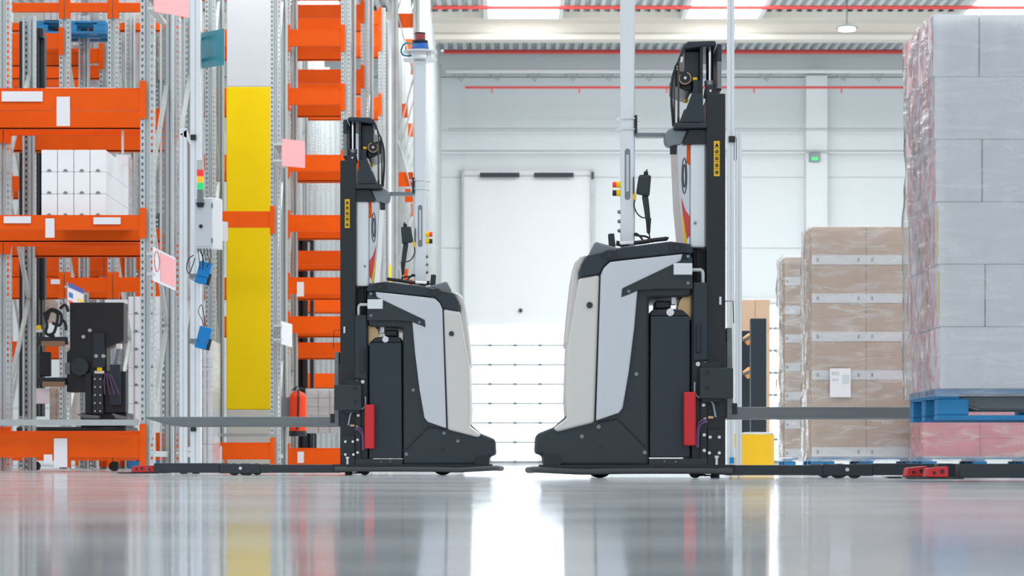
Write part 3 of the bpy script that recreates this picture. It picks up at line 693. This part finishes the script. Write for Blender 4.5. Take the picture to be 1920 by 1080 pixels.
    sl = MB().prism([(a+.016*math.cos(q), z0+.016+.016*math.sin(q)) for q in [math.pi+math.pi*k/8 for k in range(9)]]+[(a+.016*math.cos(q), z1-.016+.016*math.sin(q)) for q in [math.pi*k/8 for k in range(9)]], .1985, .2005).build('cable_slot', M['grey'], po)
    MB().box(a-.008, a+.008, .1965, .1984, z0+.05, z1-.035).build('slot_strip', M['galv'], sl)
    for q in (213, 233):
        zz_ = P1(0,q)[1]
        MB().tube([(pxb+.03,.192,zz_),(pxa-.012,.192,zz_),(pxa-.025,.205,zz_-.002),(pxa-.025,.275,zz_-.002),(pxa-.012,.288,zz_),(pxb+.03,.288,zz_)], .004, 6).build('u_bolt', M['bolt'], po)
    MB().box(pxb, pxb+.012, .18, .3, P1(0,243)[1], P1(0,207)[1]).build('clamp_plate', M['black'], po)
    # lidar head
    cx = (pxa+pxb)/2
    hd = MB().cyl((cx,.24,2.92),(cx,.24,2.93), .12, 32).build('lidar_mount', M['alu'], t)
    MB().cyl((cx,.24,2.975),(cx,.24,2.985), .12, 32).build('mount_plate', M['alu'], hd)
    for q in range(4): MB().cyl((cx+.09*math.cos(q*1.57+.6),.24+.09*math.sin(q*1.57+.6),2.93),(cx+.09*math.cos(q*1.57+.6),.24+.09*math.sin(q*1.57+.6),2.975), .007, 8).build('spacer', M['bolt'], hd)
    MB().tube([(cx,.24,2.985),(cx,.24,3.03),(cx+.004,.24,3.045)], [.066,.06,.05], 28).build('lidar_base', M['lblue'], hd)
    MB().cyl((cx,.24,3.045),(cx,.24,3.06), .056, 28).build('lidar_neck', M['black'], hd)
    MB().cyl((cx,.24,3.06),(cx,.24,3.105), .038, 28).build('lidar_window', M['lidar'], hd)
    MB().cyl((cx,.24,3.105),(cx,.24,3.115), .039, 28).build('lidar_cap', M['black'], hd)
    MB().tube(spl([(cx+.02,.17,3.02),(cx+.1,.17,3.03),(cx+.13,.18,2.98),(cx+.11,.2,2.95),(cx+.05,.2,2.95)]), .006, 8).build('lidar_cable', M['teal'], hd)
    # buttons
    for zp, m_ in ((337,'redl'),(353,'black')):
        z_ = P1(0,zp)[1]; e = MB().cyl((pxa,.24,z_),(pxa-.024,.24,z_), .019, 16).build('button_collar', M['yellow'], po)
        MB().cyl((pxa-.024,.24,z_),(pxa-.046,.24,z_), .017, 16).build('stop_button', M[m_], e)
    for zp in (389, 407, 425):
        z_ = P1(0,zp)[1]; MB().tube([(pxa,.24,z_),(pxa-.012,.24,z_),(pxa-.018,.24,z_)], [.012,.011,.006], 12).build('key_switch', M['grey'], po)
    # joystick and hand rail
    pr('joystick', [(193,690),(200,682),(245,680),(258,790),(240,800),(200,785)], .2, .24, M['slate'], .006, c3)
    MB().tube([(c3(u,v)[0], .05, c3(u,v)[1]+.01) for u, v in ((270,782),(262,810),(290,812),(480,790),(560,775),(680,762),(684,748))], .012, 10).build('hand_rail', M['rubber'], t)
    MB().tube([(c3(u,v)[0], .05, c3(u,v)[1]+.008) for u, v in ((285,803),(400,795))], .0135, 10).build('rail_sleeve', M['alu'], t)
    # bumper
    MB().tube(spl([(c4(u,v)[0], y_, c4(u,v)[1]) for u, v, y_ in ((850,1000,.02),(600,999,.0),(380,1000,-.01),(250,1003,-.01),(150,999,-.01),(60,995,.02),(30,997,.12),(24,997,.4),(30,997,.68),(60,995,.78),(150,999,.81),(250,1003,.81),(380,1000,.81),(600,999,.8),(850,1000,.78))], 5), .0185, 12).build('bumper_tube', M['bumper'], t)
    bx('base_plate', 70, 860, 975, 1000, .02, W-.02, M['black'], .003, c4)
    a = c4(320, 0)[0]
    dw = MB().tube([(a,.28,.075),(a,.3,.082),(a,.36,.082),(a,.38,.075)], [.07,.082,.082,.07], 30).build('drive_wheel', M['rubber'], t)
    MB().cyl((a,.272,.075),(a,.279,.075), .05, 24).build('wheel_hub', M['grey'], dw)
    a = c4(705, 0)[0]; MB().cyl((a,.1,.035),(a,.16,.035), .034, 16).build('caster_wheel', M['rubber'], t)
    mb = MB(); rd = random.Random(3)
    for k in range(9): mb.tube([(a+.02+k*.011, .06+rd.random()*.04, .028-k*.002), (a+.03+k*.011, .06+rd.random()*.04, .014)], .0045, 6)
    mb.build('ground_chain', M['black'], t); bx('foot_stub', 770, 803, 1010, 1030, .1, .16, M['black'], 0, c4)
    # side fittings around the mast
    bx('red_cover', 652, 700, 680, 898, -.03, .07, M['red'], .008, c4)
    bx('control_plate', 715, 850, 583, 708, -.04, -.02, M['slate'], .006, c4); bx('plate_mount', 725, 800, 560, 720, -.02, .06, M['black'], 0, c4)
    bolts([(745,601),(745,664)], -.04, 'black', .012)
    bolts([(712,566),(740,566)], .04, 'bolt', .013); bx('bolt_plate', 690, 750, 548, 700, .04, .06, M['black'], .003, c4)
    bx('lower_plate', 720, 750, 700, 980, .035, .06, M['black'], .003, c4); bolts([(734,733),(740,790),(737,854),(737,917)], .035, 'bolt', .0095)
    bx('foot_box', 750, 816, 833, 980, .02, .1, M['black'], .005, c4); bolts([(797,863),(797,927),(760,863),(757,927)], .02, 'bolt', .009)
    a = c4(786,0)[0]; MB().cyl((a,.01,c4(0,975)[1]),(a,.01,c4(0,945)[1]), .008, 10).cyl((a,.01,c4(0,948)[1]),(a,.01,c4(0,938)[1]), .014, 6).build('levelling_bolt', M['bolt'], t)
    MB().cyl((c4(697,0)[0], .03, c4(0,540)[1]), (c4(697,0)[0], .03, c4(0,405)[1]), .005, 8).build('silver_rod', M['bolt'], t)
    bx('strut_block', 703, 722, 405, 520, .0, .04, M['black'], .003, c4)
    for pts, m_ in (([(698,640),(698,680),(712,700),(745,700)], 'clearc'), ([(752,710),(770,725),(776,750),(782,782)], 'clearc'), ([(705,905),(708,830),(718,800),(745,790)], 'purple'), ([(712,905),(714,835),(726,808),(750,800)], 'purple')):
        MB().tube(spl([(c4(u,v)[0], .01, c4(u,v)[1]) for u, v in pts]), .0055, 8).build('cable', M[m_], t)
    a = c4(705,183); b_ = c4(728,183); MB().tube([(c4(688,183)[0],.05,a[1]),(b_[0],.05,a[1])], .011, 8).build('hose_fitting', M['galv'], t)
    MB().tube([(b_[0],.05,a[1]),(b_[0]+.006,.05,a[1]-.02),(b_[0]+.006,.05,c4(0,235)[1])], .011, 8).build('hose_elbow', M['galv'], t)
    MB().cyl((c4(705,0)[0],.16,c4(0,240)[1]),(c4(705,0)[0],.16,c4(0,90)[1]), .011, 10).build('hydraulic_hose', M['rubber'], t)
    a = c4(762, 783); MB().cyl((a[0]-.015,.01,a[1]),(a[0]+.015,.01,a[1]), .01, 8).build('brass_fitting', M['brass'], t)
    a = c4(803, 310); MB().cyl((a[0],.05,a[1]-.02),(a[0],.05,a[1]+.025), .008, 8).build('cable_stud', M['bolt'], t)
    MB().tube([(a[0],.05,a[1]), (c4(855,310)[0],.05,a[1]), (c4(858,400)[0],.05,c4(0,400)[1])], .003, 6).build('sensor_wire', M['black'], t)
    # fork carriage and two forks
    for y0 in (.12, W-.24):
        fk = MB().prism([P1(1366,612), P1(1376,612), P1(1378,762), P1(1812,762), P1(1812,766), P1(1752,783), P1(1378,783), P1(1366,783)], y0, y0+.12).build('fork', M['forkm'], t, .004)
        MB().box(P1(1376,0)[0], P1(1386,0)[0], y0-.004, y0+.02, P1(0,776)[1], P1(0,755)[1]).build('fork_stop', M['black'], fk)
    MB().box(P1(1352,0)[0], P1(1367,0)[0], .12, W-.12, P1(0,780)[1], P1(0,640)[1]).build('fork_carriage', M['black'], t, .004)
    # support legs with rollers and red scanners
    for y0 in (.05, W-.17):
        lg = MB().box(P1(1362,0)[0], P1(1545,0)[0], y0, y0+.12, .018, .075).box(P1(1545,0)[0]-.001, P1(1640,0)[0], y0+.005, y0+.115, .014, .08).box(P1(1640,0)[0]-.001, P1(1790,0)[0], y0, y0+.12, .018, .085).build('support_leg', M['slate'], t, .004)
        for q in (1575, 1607):
            MB().cyl((P1(q,0)[0], y0+.02, .042), (P1(q,0)[0], y0+.1, .042), .042, 24).build('load_roller', M['rubber'], lg)
        MB().cyl((P1(1591,0)[0], y0-.004, .05), (P1(1591,0)[0], y0+.004, .05), .011, 14).build('roller_bolt', M['bolt'], lg)
        MB().prism([P1(1784,890), P1(1876,890), P1(1870,893), P1(1784,893)], y0-.005, y0+.125).build('scanner_plate', M['black'], lg)
        sb = MB().prism([P1(1808,889.8), P1(1842,889.8), P1(1839,876), P1(1808,873)], y0, y0+.12).build('red_scanner', M['red'], lg, .003)
        MB().cyl((P1(1830,0)[0], y0-.003, P1(0,883)[1]), (P1(1830,0)[0], y0+.002, P1(0,883)[1]), .008, 12).box(P1(1815,0)[0], P1(1820,0)[0], y0-.003, y0+.002, P1(0,884)[1], P1(0,878)[1]).build('scanner_eye', M['black'], sb)
    return t
def hand_scanner(parent_loc, s=1.0, mirror=1, label=''):
    t = thing('hand_scanner', label, 'scanner', parent_loc); t.scale = (mirror*s, s, s)
    def q(u, v): a = c3(u, v); return a
    MB().prism(pl(c3, [(455,182),(560,186),(545,370),(430,345)]), .16, .22).build('scanner_head', M['slate'], t, .012)
    MB().prism(pl(c3, [(495,182),(498,155),(515,150),(520,134),(528,134),(528,155),(535,160),(535,182)]), .175, .205).build('strain_relief', M['black'], t, .003)
    hn = MB().prism(pl(c3, [(480,360),(535,365),(553,540),(552,690),(530,690),(512,560)]), .172, .208).build('handle', M['slate'], t, .008)
    for k in range(7):
        a = c3(540-k*.3, 560+k*18); MB().box(a[0]-.016+k*.0008, a[0]+.014-k*.0008, .168, .212, a[1]-.0035, a[1]+.0035).build('cord_ring', M['black'], hn)
    MB().prism(pl(c3, [(408,345),(432,340),(430,400),(408,400)]), .17, .2).build('holder_clip', M['bollard'], t, .003)
    MB().prism(pl(c3, [(405,200),(412,200),(412,345),(405,345)]), .18, .21).build('holder_plate', M['navy'], t)
    MB().tube(spl([(c3(u,v)[0], .19, c3(u,v)[1]) for u, v in ((420,400),(415,450),(440,510),(480,545),(512,548))]), .004, 7).build('trigger_cord', M['black'], t)
    MB().tube(spl([(c3(u,v)[0], .19, c3(u,v)[1]) for u, v in ((545,690),(552,730),(575,762))]), .004, 7).build('lower_cord', M['black'], t)
    MB().tube(spl([(c3(u,v)[0], .19, c3(u,v)[1]) for u, v in ((510,770),(470,715),(435,685),(420,690),(440,700),(520,710),(552,740),(530,765))]), .006, 7).build('cord_coil', M['black'], t)
    return t
t1 = make_truck('black and silver lift truck in the middle of the floor, forks pointing right')
hand_scanner(t1.location, 1, 1, 'dark hand scanner hanging on the pole of the middle lift truck')
t2 = copy_tree(t1); t2.location = (X(626,270), Y(270), 0); t2.scale = (-1, 1, 1)
t2['label'] = 'black and silver lift truck in the left half, forks pointing left, red lidar on top'
hand_scanner(t2.location, 1, -1, 'dark hand scanner hanging on the pole of the left lift truck')
t3 = copy_tree(t1); t3.location = (3.37, Y(S3)+.02, 0); t3.scale = (-1, 1, 1)
t3['label'] = 'lift truck mostly beyond the right edge, its two red tipped legs under the white load'
# forks of the right truck sit inside the raised pallet
for c_ in t3.children:
    if c_.name.startswith('fork') and 'carriage' not in c_.name: c_.location.z = lz0+.05-P1(0,783)[1]
# ---------------------------------------------------------------- bollards and black posts
def boll(px0, px1, py0, s, label):
    r = (px1-px0)/2/s; t = thing('bollard', label, 'bollard', (X((px0+px1)/2,s), Y(s)+r, 0)); z = Z(py0,s)
    MB().tube([(0,0,0),(0,0,z-.02)], r, 40).build('bollard_tube', M['bollard'], t)
    MB().tube([(0,0,z-.02),(0,0,z-.004),(0,0,z)], [r*.985, r*.95, r*.6], 40).build('cap', M['galvd'], t)
boll(1391, 1455, 810, 215, 'thick yellow round bollard standing right of the middle truck')
t = thing('wheel_guard', 'yellow guard plate with a round hole half behind the thick bollard', 'guard', (X(1385,205), Y(205), 0))
zc = Z(848,205); m_ = MB(); n_ = 20
ring = [(.02+.07*math.cos(2*math.pi*k/n_), zc+.07*math.sin(2*math.pi*k/n_)) for k in range(n_)]
out = [( (.02+.11*math.copysign(1,math.cos(2*math.pi*k/n_+1e-4))*min(1,abs(math.cos(2*math.pi*k/n_))*1.4)), zc+.17*math.copysign(1,math.sin(2*math.pi*k/n_+1e-4))*min(1,abs(math.sin(2*math.pi*k/n_))*1.4)) for k in range(n_)]
v = [(p[0],0,p[1]) for p in ring]+[(p[0],0,p[1]) for p in out]+[(p[0],.04,p[1]) for p in ring]+[(p[0],.04,p[1]) for p in out]; f = []
for k in range(n_):
    j = (k+1) % n_; f += [(k,j,n_+j,n_+k),(2*n_+j,2*n_+k,3*n_+k,3*n_+j),(j,k,2*n_+k,2*n_+j),(n_+k,n_+j,3*n_+j,3*n_+k)]
m_.add(v, f); m_.build('guard_plate', M['bollard'], t); MB().box(-.1,.14,.0,.04,0,zc-.165).build('guard_foot', M['bollard'], t)
S = 200.
for px0, px1, py0, lb in ((1388,1407,620,'shorter black steel post left of the taller one behind the bollards'), (1408,1437,597,'taller black steel post rising behind the thick yellow bollard')):
    s = S if px0 > 1400 else 190.
    t = thing('steel_post', lb, 'post', (X(px0,s), Y(s), 0)); w_ = X(px1,s)-X(px0,s)
    MB().box(0, w_, 0, .12, 0, Z(py0,s)).build('shaft', M['navy'], t, .004); MB().box(-.03, w_+.03, -.03, .15, 0, .012).build('base_plate', M['navy'], t)
for px, py in ((1402,637),(1402,700)):
    t = thing('reflector_lamp', ('upper','lower')[py > 650]+' orange and white round lamp fixed between the two black posts', 'lamp', (X(px,191), Y(191)-.04, Z(py,191)))
    MB().tube([(-.03,0,-.02),(.03,0,.02)], [.045,.05], 16).build('lens', M['orangel'], t); MB().box(-.06,-.03,-1.0,.0,-.02,.0).build('lamp_arm', M['navy'], t); MB().tube([(.03,0,.02),(.055,0,.035)], [.045,.03], 16).build('white_cap', M['white'], t)
# ---------------------------------------------------------------- aluminium frames
def alu_post(mb, x0, x1, y, z0, z1):
    w_ = x1-x0; g = w_*.12
    mb.box(x0, x0+w_*.42, y, y+w_, z0, z1).box(x1-w_*.42, x1, y, y+w_, z0, z1).box(x0+w_*.3, x1-w_*.3, y+g, y+w_-g, z0, z1)
S = 262.; y = Y(S)
t = thing('aluminium_frame', 'tall slotted aluminium frame standing behind the forks of the middle truck', 'frame', (0, y, 0))
for a, b_, c_ in ((1364,1377,-700), (1380,1391,246)):
    mb = MB(); alu_post(mb, X(a,S), X(b_,S), 0, .07, Z(c_,S)); mb.build('profile_post', M['alu'], t)
    xx = (X(a,S)+X(b_,S))/2; MB().cyl((xx,.025,0),(xx,.025,.012), .028, 14).cyl((xx,.025,.01),(xx,.025,.07), .007, 8).build('levelling_foot', M['black'], t)
MB().box(X(1366,S), X(1378,S), -.03, 0, Z(267,S), Z(256,S)).build('corner_clamp', M['black'], t, .003)
mb = MB(); mb.box(X(1376,S), X(1381,S), 0, .04, Z(300,S), Z(258,S)); mb.build('connector', M['alu'], t)
MB().box(X(1368,S), X(1376,S), -.02, 0, Z(869,S), Z(858,S)).build('blue_foot_block', M['sblue'], t)
S = 237.; y = Y(S)
t = thing('aluminium_frame', 'tall slotted aluminium frame left of the yellow column, carrying the grey control box', 'frame', (0, y, 0))
for a, b_, c_, d_ in ((357,376,-700,866), (337,350,240,866)):
    mb = MB(); alu_post(mb, X(a,S), X(b_,S), 0, .07, Z(c_,S)); mb.build('profile_post', M['alu'], t)
    xx = (X(a,S)+X(b_,S))/2; MB().cyl((xx,.03,0),(xx,.03,.012), .03, 14).cyl((xx,.03,.01),(xx,.03,.07), .008, 8).build('levelling_foot', M['black'], t)
for q in (258, 804): MB().box(X(358,S), X(368,S), -.03, 0, Z(q+5,S), Z(q-5,S)).build('corner_clamp', M['black'], t, .003)
MB().box(X(350,S), X(357,S), .01, .05, Z(846,S), Z(838,S)).build('cross_rail', M['alu'], t)
MB().prism([(X(338,S),Z(252,S)),(X(350,S),Z(243,S)),(X(357,S),Z(262,S)),(X(357,S),Z(272,S)),(X(349,S),Z(258,S))], 0, .04).build('angled_connector', M['alu'], t)
# control cabinet
S = 243.; y = Y(S)
t = thing('control_cabinet', 'pale grey control box on the left aluminium frame with cables below', 'control box', (X(370,S), y-.18, 0), rz=math.radians(-0))
w1 = X(404,S)-X(370,S); z0, z1 = Z(469,S), Z(375,S)
MB().prism([(0,0),(w1,0),(w1+.055,.1),(w1+.055,.17),(0,.17)], z0, z1, 'z').build('cabinet_body', M['white'], t, .006)
MB().box(.004, w1-.004, -.016, -.001, z0+.01, z1-.01).build('cabinet_door', M['panel'], t, .004)
MB().cyl((w1*.38,-.03,Z(429,S)),(w1*.38,-.016,Z(429,S)), .014, 16).build('door_lock', M['black'], t)
for q in (390, 455): MB().box(w1-.008, w1+.004, -.02, -.0, Z(q+4,S), Z(q-4,S)).build('hinge', M['grey'], t)
rd = random.Random(5)
for k in range(5):
    x_ = .02+k*.024; MB().cyl((x_,.06,z0),(x_,.06,z0-.025), .008, 8).build('cable_gland', M['grey'], t)
    MB().tube(spl([(x_,.06,z0-.02),(x_-.01+rd.random()*.03,.05,z0-.07),(x_-.05+rd.random()*.09,.05,z0-.11-rd.random()*.06)]), .003, 6).build('cable', M['slate'], t)
MB().tube(spl([(-.01,.05,z0-.05),(-.05,.05,z0-.08),(-.065,.05,z0-.15),(-.045,.05,z0-.19),(-.02,.05,z0-.13),(-.0,.05,z0-.07)]), .004, 6).build('cable_loop', M['slate'], t)
# signal tower
t = thing('signal_tower', 'grey stack light with red, amber and green lenses on the control box', 'stack light', (X(382,S), y-.21, 0))
def ringc(nm, a, b_, m, r=.0265): MB().cyl((0,0,Z(b_,S)),(0,0,Z(a,S)), r, 24).build(nm, m, t)
ringc('top_cap', 307, 325, M['galvd']); ringc('red_lens', 325, 337, M['redl']); ringc('amber_lens', 337, 349, M['amber']); ringc('green_lens', 349, 362, M['green']); ringc('base_tube', 362, 386, M['grey'], .025)
MB().tube([(0,0,Z(394,S)),(0,0,Z(386,S))], [.022,.034], 20).build('foot', M['black'], t)
# blue sensors
for k, (px, py) in enumerate(((386,513),(386,634))):
    t = thing('photo_sensor', ('upper','lower')[k]+' blue sensor box dangling by the left aluminium frame', 'sensor', (X(px,S), y-.1, Z(py,S)))
    o = MB().box(-.05,.045,-.03,.03,-.035,.08).build('housing', M['sblue'], t, .006); o.rotation_euler = (0, math.radians(14), 0)
    o = MB().box(-.052,.04,-.028,.028,-.09,-.037).build('lower_housing', M['sblue'], t, .005); o.rotation_euler = (0, math.radians(14), 0)
    o = MB().box(.041,.062,-.025,.025,-.09,.0).build('lens_block', M['black'], t, .004); o.rotation_euler = (0, math.radians(14), 0)
    MB().tube(spl([(0,0,.08),(-.02,.0,.14),(-.045,.0,.2),(-.02,.0,.25),(.0,.0,.16),(.01,.0,.09)]), .003, 6).build('cable_loop', M['slate'], t)
    MB().box(-.115,-.04,-.02,.02,-.045,-.01).box(-.115,-.095,.02,.58,-.045,-.02).build('bracket', M['grey'], t)
# ---------------------------------------------------------------- signs
def sign(pts, s0, s1, m, label, frame_=None, thick=.006, name='sign', hold=None):
    (a, b_, c_, d_) = pts      # left top, right top, right bottom, left bottom in pixels; left at scale s0, right at scale s1
    def p(q, s): return Vector((X(q[0],s), Y(s), Z(q[1],s)))
    P = [p(a,s0), p(b_,s1), p(c_,s1), p(d_,s0)]; n = (P[1]-P[0]).cross(P[3]-P[0]).normalized()*thick
    o = MB().add(P+[q-n for q in P], [(0,1,2,3),(7,6,5,4),(0,4,5,1),(1,5,6,2),(2,6,7,3),(3,7,4,0)]).build(name, m)
    if hold:
        hx, hy, hz = hold; e = P[0]; c_ = (P[0]+P[3])/2
        m2 = MB()
        if hz: m2.box(e.x+.01, e.x+.03, hy-.02, hy, e.z-.01, e.z+hz).box(e.x+.01, e.x+.03, min(hy,e.y), max(hy,e.y)+.001, e.z-.03, e.z-.01)
        else:
            for q in (.2, .8):
                zz_ = P[0].z+(P[3].z-P[0].z)*q; m2.box(e.x+hx, e.x+.012, min(hy, e.y), max(hy, e.y), zz_-.012, zz_+.012)
        m2.build('sign_bracket', M['galv'], o)
    return tag(o, label, 'sign'), P, n
sign(((288,-12),(353,-8),(353,33),(288,22)), 222, 212, M['pink'], 'pink sign board at the top, left of the teal one', hold=(-0.05, 20.95, 0))
sign(((376,62),(420,54),(420,122),(376,129)), 232, 240, M['teal'], 'teal sign board sticking out beside the aluminium post', hold=(-0.03, 19.02, 0))
sign(((528,260),(571,265),(571,315),(528,311)), 160, 155, M['pink'], 'small pink sign on the post right of the yellow column', hold=(-0.1, 28.76, 0))
sign(((527,602),(547,608),(547,651),(527,645)), 160, 157, M['white'], 'blank white plate on the post right of the yellow column', hold=(-0.1, 28.76, 0))
sign(((405,415),(427,416),(427,452),(405,452)), 232, 232, M['paper'], 'white blank card beside the grey control box', hold=(-0.06, 18.56, 0))
sign(((218,290),(240,292),(240,314),(218,312)), 205, 205, M['paper'], 'pale lilac card hanging under the upper left beam', hold=(0, 22.2, 0.34))
o, P, n = sign(((286,463),(328,484),(328,545),(286,526)), 222, 212, M['paper'], 'white and pink warning sign on the nearest rack post', hold=(-0.05, 20.95, 0))
def lerp(u, v): return P[0]+(P[1]-P[0])*u+(P[3]-P[0])*v
nn = -n if n.y > 0 else n
q = [lerp(.3,.06), lerp(.97,.06), lerp(.97,.93), lerp(.3,.93)]
MB().add([a+nn*1.3 for a in q], [(0,1,2,3)]).build('pink_panel', M['pink'], o)
mb = MB().tube([lerp(.15+.11*math.cos(k*math.pi/10), .38+.3*math.sin(k*math.pi/10))+nn*1.4 for k in range(21)], .004, 6); mb.build('prohibition_ring', M['redpipe'], o)
sf = 168.
o, P, n = sign(((126,529),(156,543),(156,572),(126,572)), 172, 168, M['paper'], 'white notice with blue header above the dark reach truck', hold=(-0.03, 27.3, 0))
nn = -n if n.y > 0 else n
for (u0, u1, v0, v1, m_) in ((.0,1,.0,.2,'lblue'),(.06,.32,.4,.62,'sblue'),(.06,.32,.75,.95,'redl'),(.6,.95,.5,.6,'yellow'),(.6,.95,.7,.8,'yellow')):
    q = [lerp(u0,v0), lerp(u1,v0), lerp(u1,v1), lerp(u0,v1)]; MB().add([a+nn*1.3 for a in q], [(0,1,2,3)]).build('printed_block', M[m_], o)
# ---------------------------------------------------------------- fire extinguisher
S = 150.; x_ = X(565,S)
t = thing('fire_extinguisher', 'red fire extinguisher with black strap and base on the rack post', 'fire extinguisher', (x_, Y(S)-.5, 0))
s = F/(Y(S)-.5); r = 16/s
MB().tube([(0,0,Z(808,s)),(0,0,Z(745,s)),(0,0,Z(738,s)),(0,0,Z(733,s))], [r,r,r*.8,r*.3], 28).build('cylinder', M['ext'], t)
MB().cyl((0,0,Z(818,s)),(0,0,Z(808,s)), r*1.03, 28).build('base_ring', M['black'], t)
MB().cyl((0,0,Z(734,s)),(0,0,Z(727,s)), .02, 12).build('valve', M['bolt'], t)
MB().prism([(-.08,Z(732,s)),(-.02,Z(724,s)),(.06,Z(727,s)),(.06,Z(730,s)),(0,Z(731,s))], -.015, .015).build('lever', M['slate'], t)
MB().tube(spl([(.01,-.03,Z(730,s)),(.02,-r-.01,Z(745,s)),(.015,-r-.012,Z(780,s)),(.005,-r-.012,Z(806,s))]), .013, 8).build('hose', M['black'], t)
MB().box(-.2,-.02,.04,.16,Z(800,s),Z(745,s)).build('wall_bracket', M['grey'], t)
# ---------------------------------------------------------------- dark reach truck in the left aisle
S = 185.; y = Y(S)
t = thing('reach_truck', 'dark reach truck in the aisle behind the nearest left rack', 'reach truck', (0, y, 0))
def rp(px, py): return (X(px,S), Z(py,S))
def rb(nm, a, b_, c_, d_, y0, y1, m, bev=.004): p = rp(a,c_); q = rp(b_,d_); return MB().box(p[0], q[0], y0, y1, p[1], q[1]).build(nm, m, t, bev)
rb('mast_channel', 36, 50, 40, 780, 0, .12, M['black']); rb('mast_channel', 58, 72, 52, 780, .0, .12, M['black']); rb('mast_channel', 72, 80, 60, 560, .1, .2, M['slate'])
rb('mast_crosspiece', 36, 80, 52, 70, .02, .1, M['black']); rb('mast_crosspiece', 36, 80, 400, 430, .05, .12, M['black']); rb('mast_backing', 40, 74, 75, 780, .13, .3, M['black'])
MB().cyl((X(54,S),-.01,Z(780,S)),(X(54,S),-.01,Z(90,S)), .018, 12).build('lift_cylinder', M['grey'], t)
mb = MB(); v = 450
while v < 600: p = rp(67, v); mb.box(p[0]-.012, p[0]+.012, -.03, -.012, p[1]-.02, p[1]-.004); v += 5
mb.build('lift_chain', M['galvd'], t)
cab = MB().prism([rp(131,567), rp(232,567), rp(232,640), rp(200,652), rp(200,700), rp(196,735), rp(125,735), rp(125,660), rp(131,655)], 0, .25).build('cab_panel', M['black'], t, .006)
rb('carriage_arm', 65, 126, 632, 646, -.06, .05, M['slate']); rb('carriage_arm', 67, 124, 708, 722, -.06, .05, M['slate'])
rb('carriage_plate', 66, 72, 648, 708, -.03, .0, M['slate']); rb('carriage_ring', 74, 96, 660, 706, -.02, .02, M['black'], .012)
rb('arm_wear_strip', 80, 124, 640, 650, -.08, -.061, M['wood'])
rb('arm_wear_strip', 82, 124, 716, 726, -.08, -.061, M['wood'])
rb('white_side_plate', 65, 94, 728, 757, -.03, -.01, M['paper'])
rb('rotator_column', 161, 173, 700, 776, -.05, .1, M['black']); rb('bolt_plate', 176, 195, 702, 776, -.06, .1, M['slate']); rb('valve_block', 208, 228, 684, 760, -.08, .1, M['navy']); rb('lower_housing', 196, 236, 696, 774, .0, .12, M['black'])
for k in range(5):
    for q in (180, 190):
        p = rp(q, 711+k*15); MB().cyl((p[0],-.066,p[1]),(p[0],-.06,p[1]), .008, 10).build('bolt', M['bolt'], t)
p = rp(152,688); MB().tube([(p[0],-.09,p[1]),(p[0],-.0,p[1])], .09, 24).build('rotator_hub', M['slate'], t)
rb('support_column', 176, 197, 625, 690, -.05, .0, M['navy']); 
for a, b_ in ((170,620),(158,632),(182,668),(195,668)):
    p = rp(a,b_); MB().cyl((p[0],-.06,p[1]),(p[0],-.0,p[1]), .018, 12).build('fitting', M['galvd'], t)
rb('yellow_connector', 185, 194, 690, 698, -.1, -.07, M['yellow']); rb('connector_body', 180, 198, 696, 701, -.1, -.07, M['white']); rb('yellow_connector', 71, 80, 611, 620, -.1, -.07, M['yellow']); rb('connector_body', 69, 82, 618, 624, -.1, -.07, M['white'])
rb('white_cap', 219, 230, 645, 655, -.06, -.01, M['white'], .01)
p = rp(224,655); q = rp(219,684); MB().tube([(p[0],-.04,p[1]),(q[0],-.04,q[1])], .022, 10).build('tilt_cylinder', M['grey'], t)
rb('grey_label', 122, 132, 680, 702, -.02, -.001, M['grey'])
for k, pts in enumerate((((86,590),(100,580),(116,590),(114,610),(100,606)), ((90,600),(96,584),(110,590),(104,622),(95,628)), ((84,586),(90,610),(88,625),(104,632)), ((114,580),(124,572),(130,585)), ((118,600),(124,606),(126,620)))):
    MB().tube(spl([(rp(*q_)[0], -.05, rp(*q_)[1]) for q_ in pts]), .016, 8).build('hydraulic_hose', M['black'], t)
for k in range(4):
    MB().tube(spl([(rp(200+k*3,700)[0], -.07, rp(0,700)[1]), (rp(198+k*6,715)[0], -.09, rp(0,715)[1]), (rp(199+k*9,740)[0], -.08, rp(0,740)[1])]), .006, 6).build('purple_cable', M['purple'], t)
mb = MB().prism([rp(146,776), rp(190,780), rp(188,785), rp(160,785)], -.1, .0).prism([rp(212,775), rp(246,784), rp(240,787), rp(220,785)], -.1, .0); mb.build('fork', M['forkm'], t, .003)
rb('chassis', 30, 236, 800, 858, .0, .8, M['black'], .02)
rb('chassis_riser', 150, 236, 774, 801, .05, .5, M['black'], .01)
for q in (60, 210): p = rp(q,0); MB().cyl((p[0],.1,.05),(p[0],.2,.05), .05, 20).build('wheel', M['rubber'], t)
# dark order picker between the racks right of the column
S = 120.5; t = thing('order_picker', 'dark order picker standing in the aisle right of the yellow column', 'order picker', (0, Y(S), 0))
for nm, a, b_, c_, d_, y0, m_ in (('mast_channel',552,562,442,860,0,'black'),('mast_channel',568,576,444,860,0,'black'),('mast_channel',580,587,447,860,.1,'slate'),('mast_cover',560,572,450,840,.15,'black'),('mast_head',555,586,440,452,.05,'black'),('battery_box',552,590,770,862,.3,'slate')):
    MB().box(X(a,S), X(b_,S), y0, y0+.14, Z(d_,S), Z(c_,S)).build(nm, M[m_], t, .004)
for q in (558, 582): MB().cyl((X(q,S),.3,.06),(X(q,S),.4,.06), .06, 16).build('wheel', M['rubber'], t)
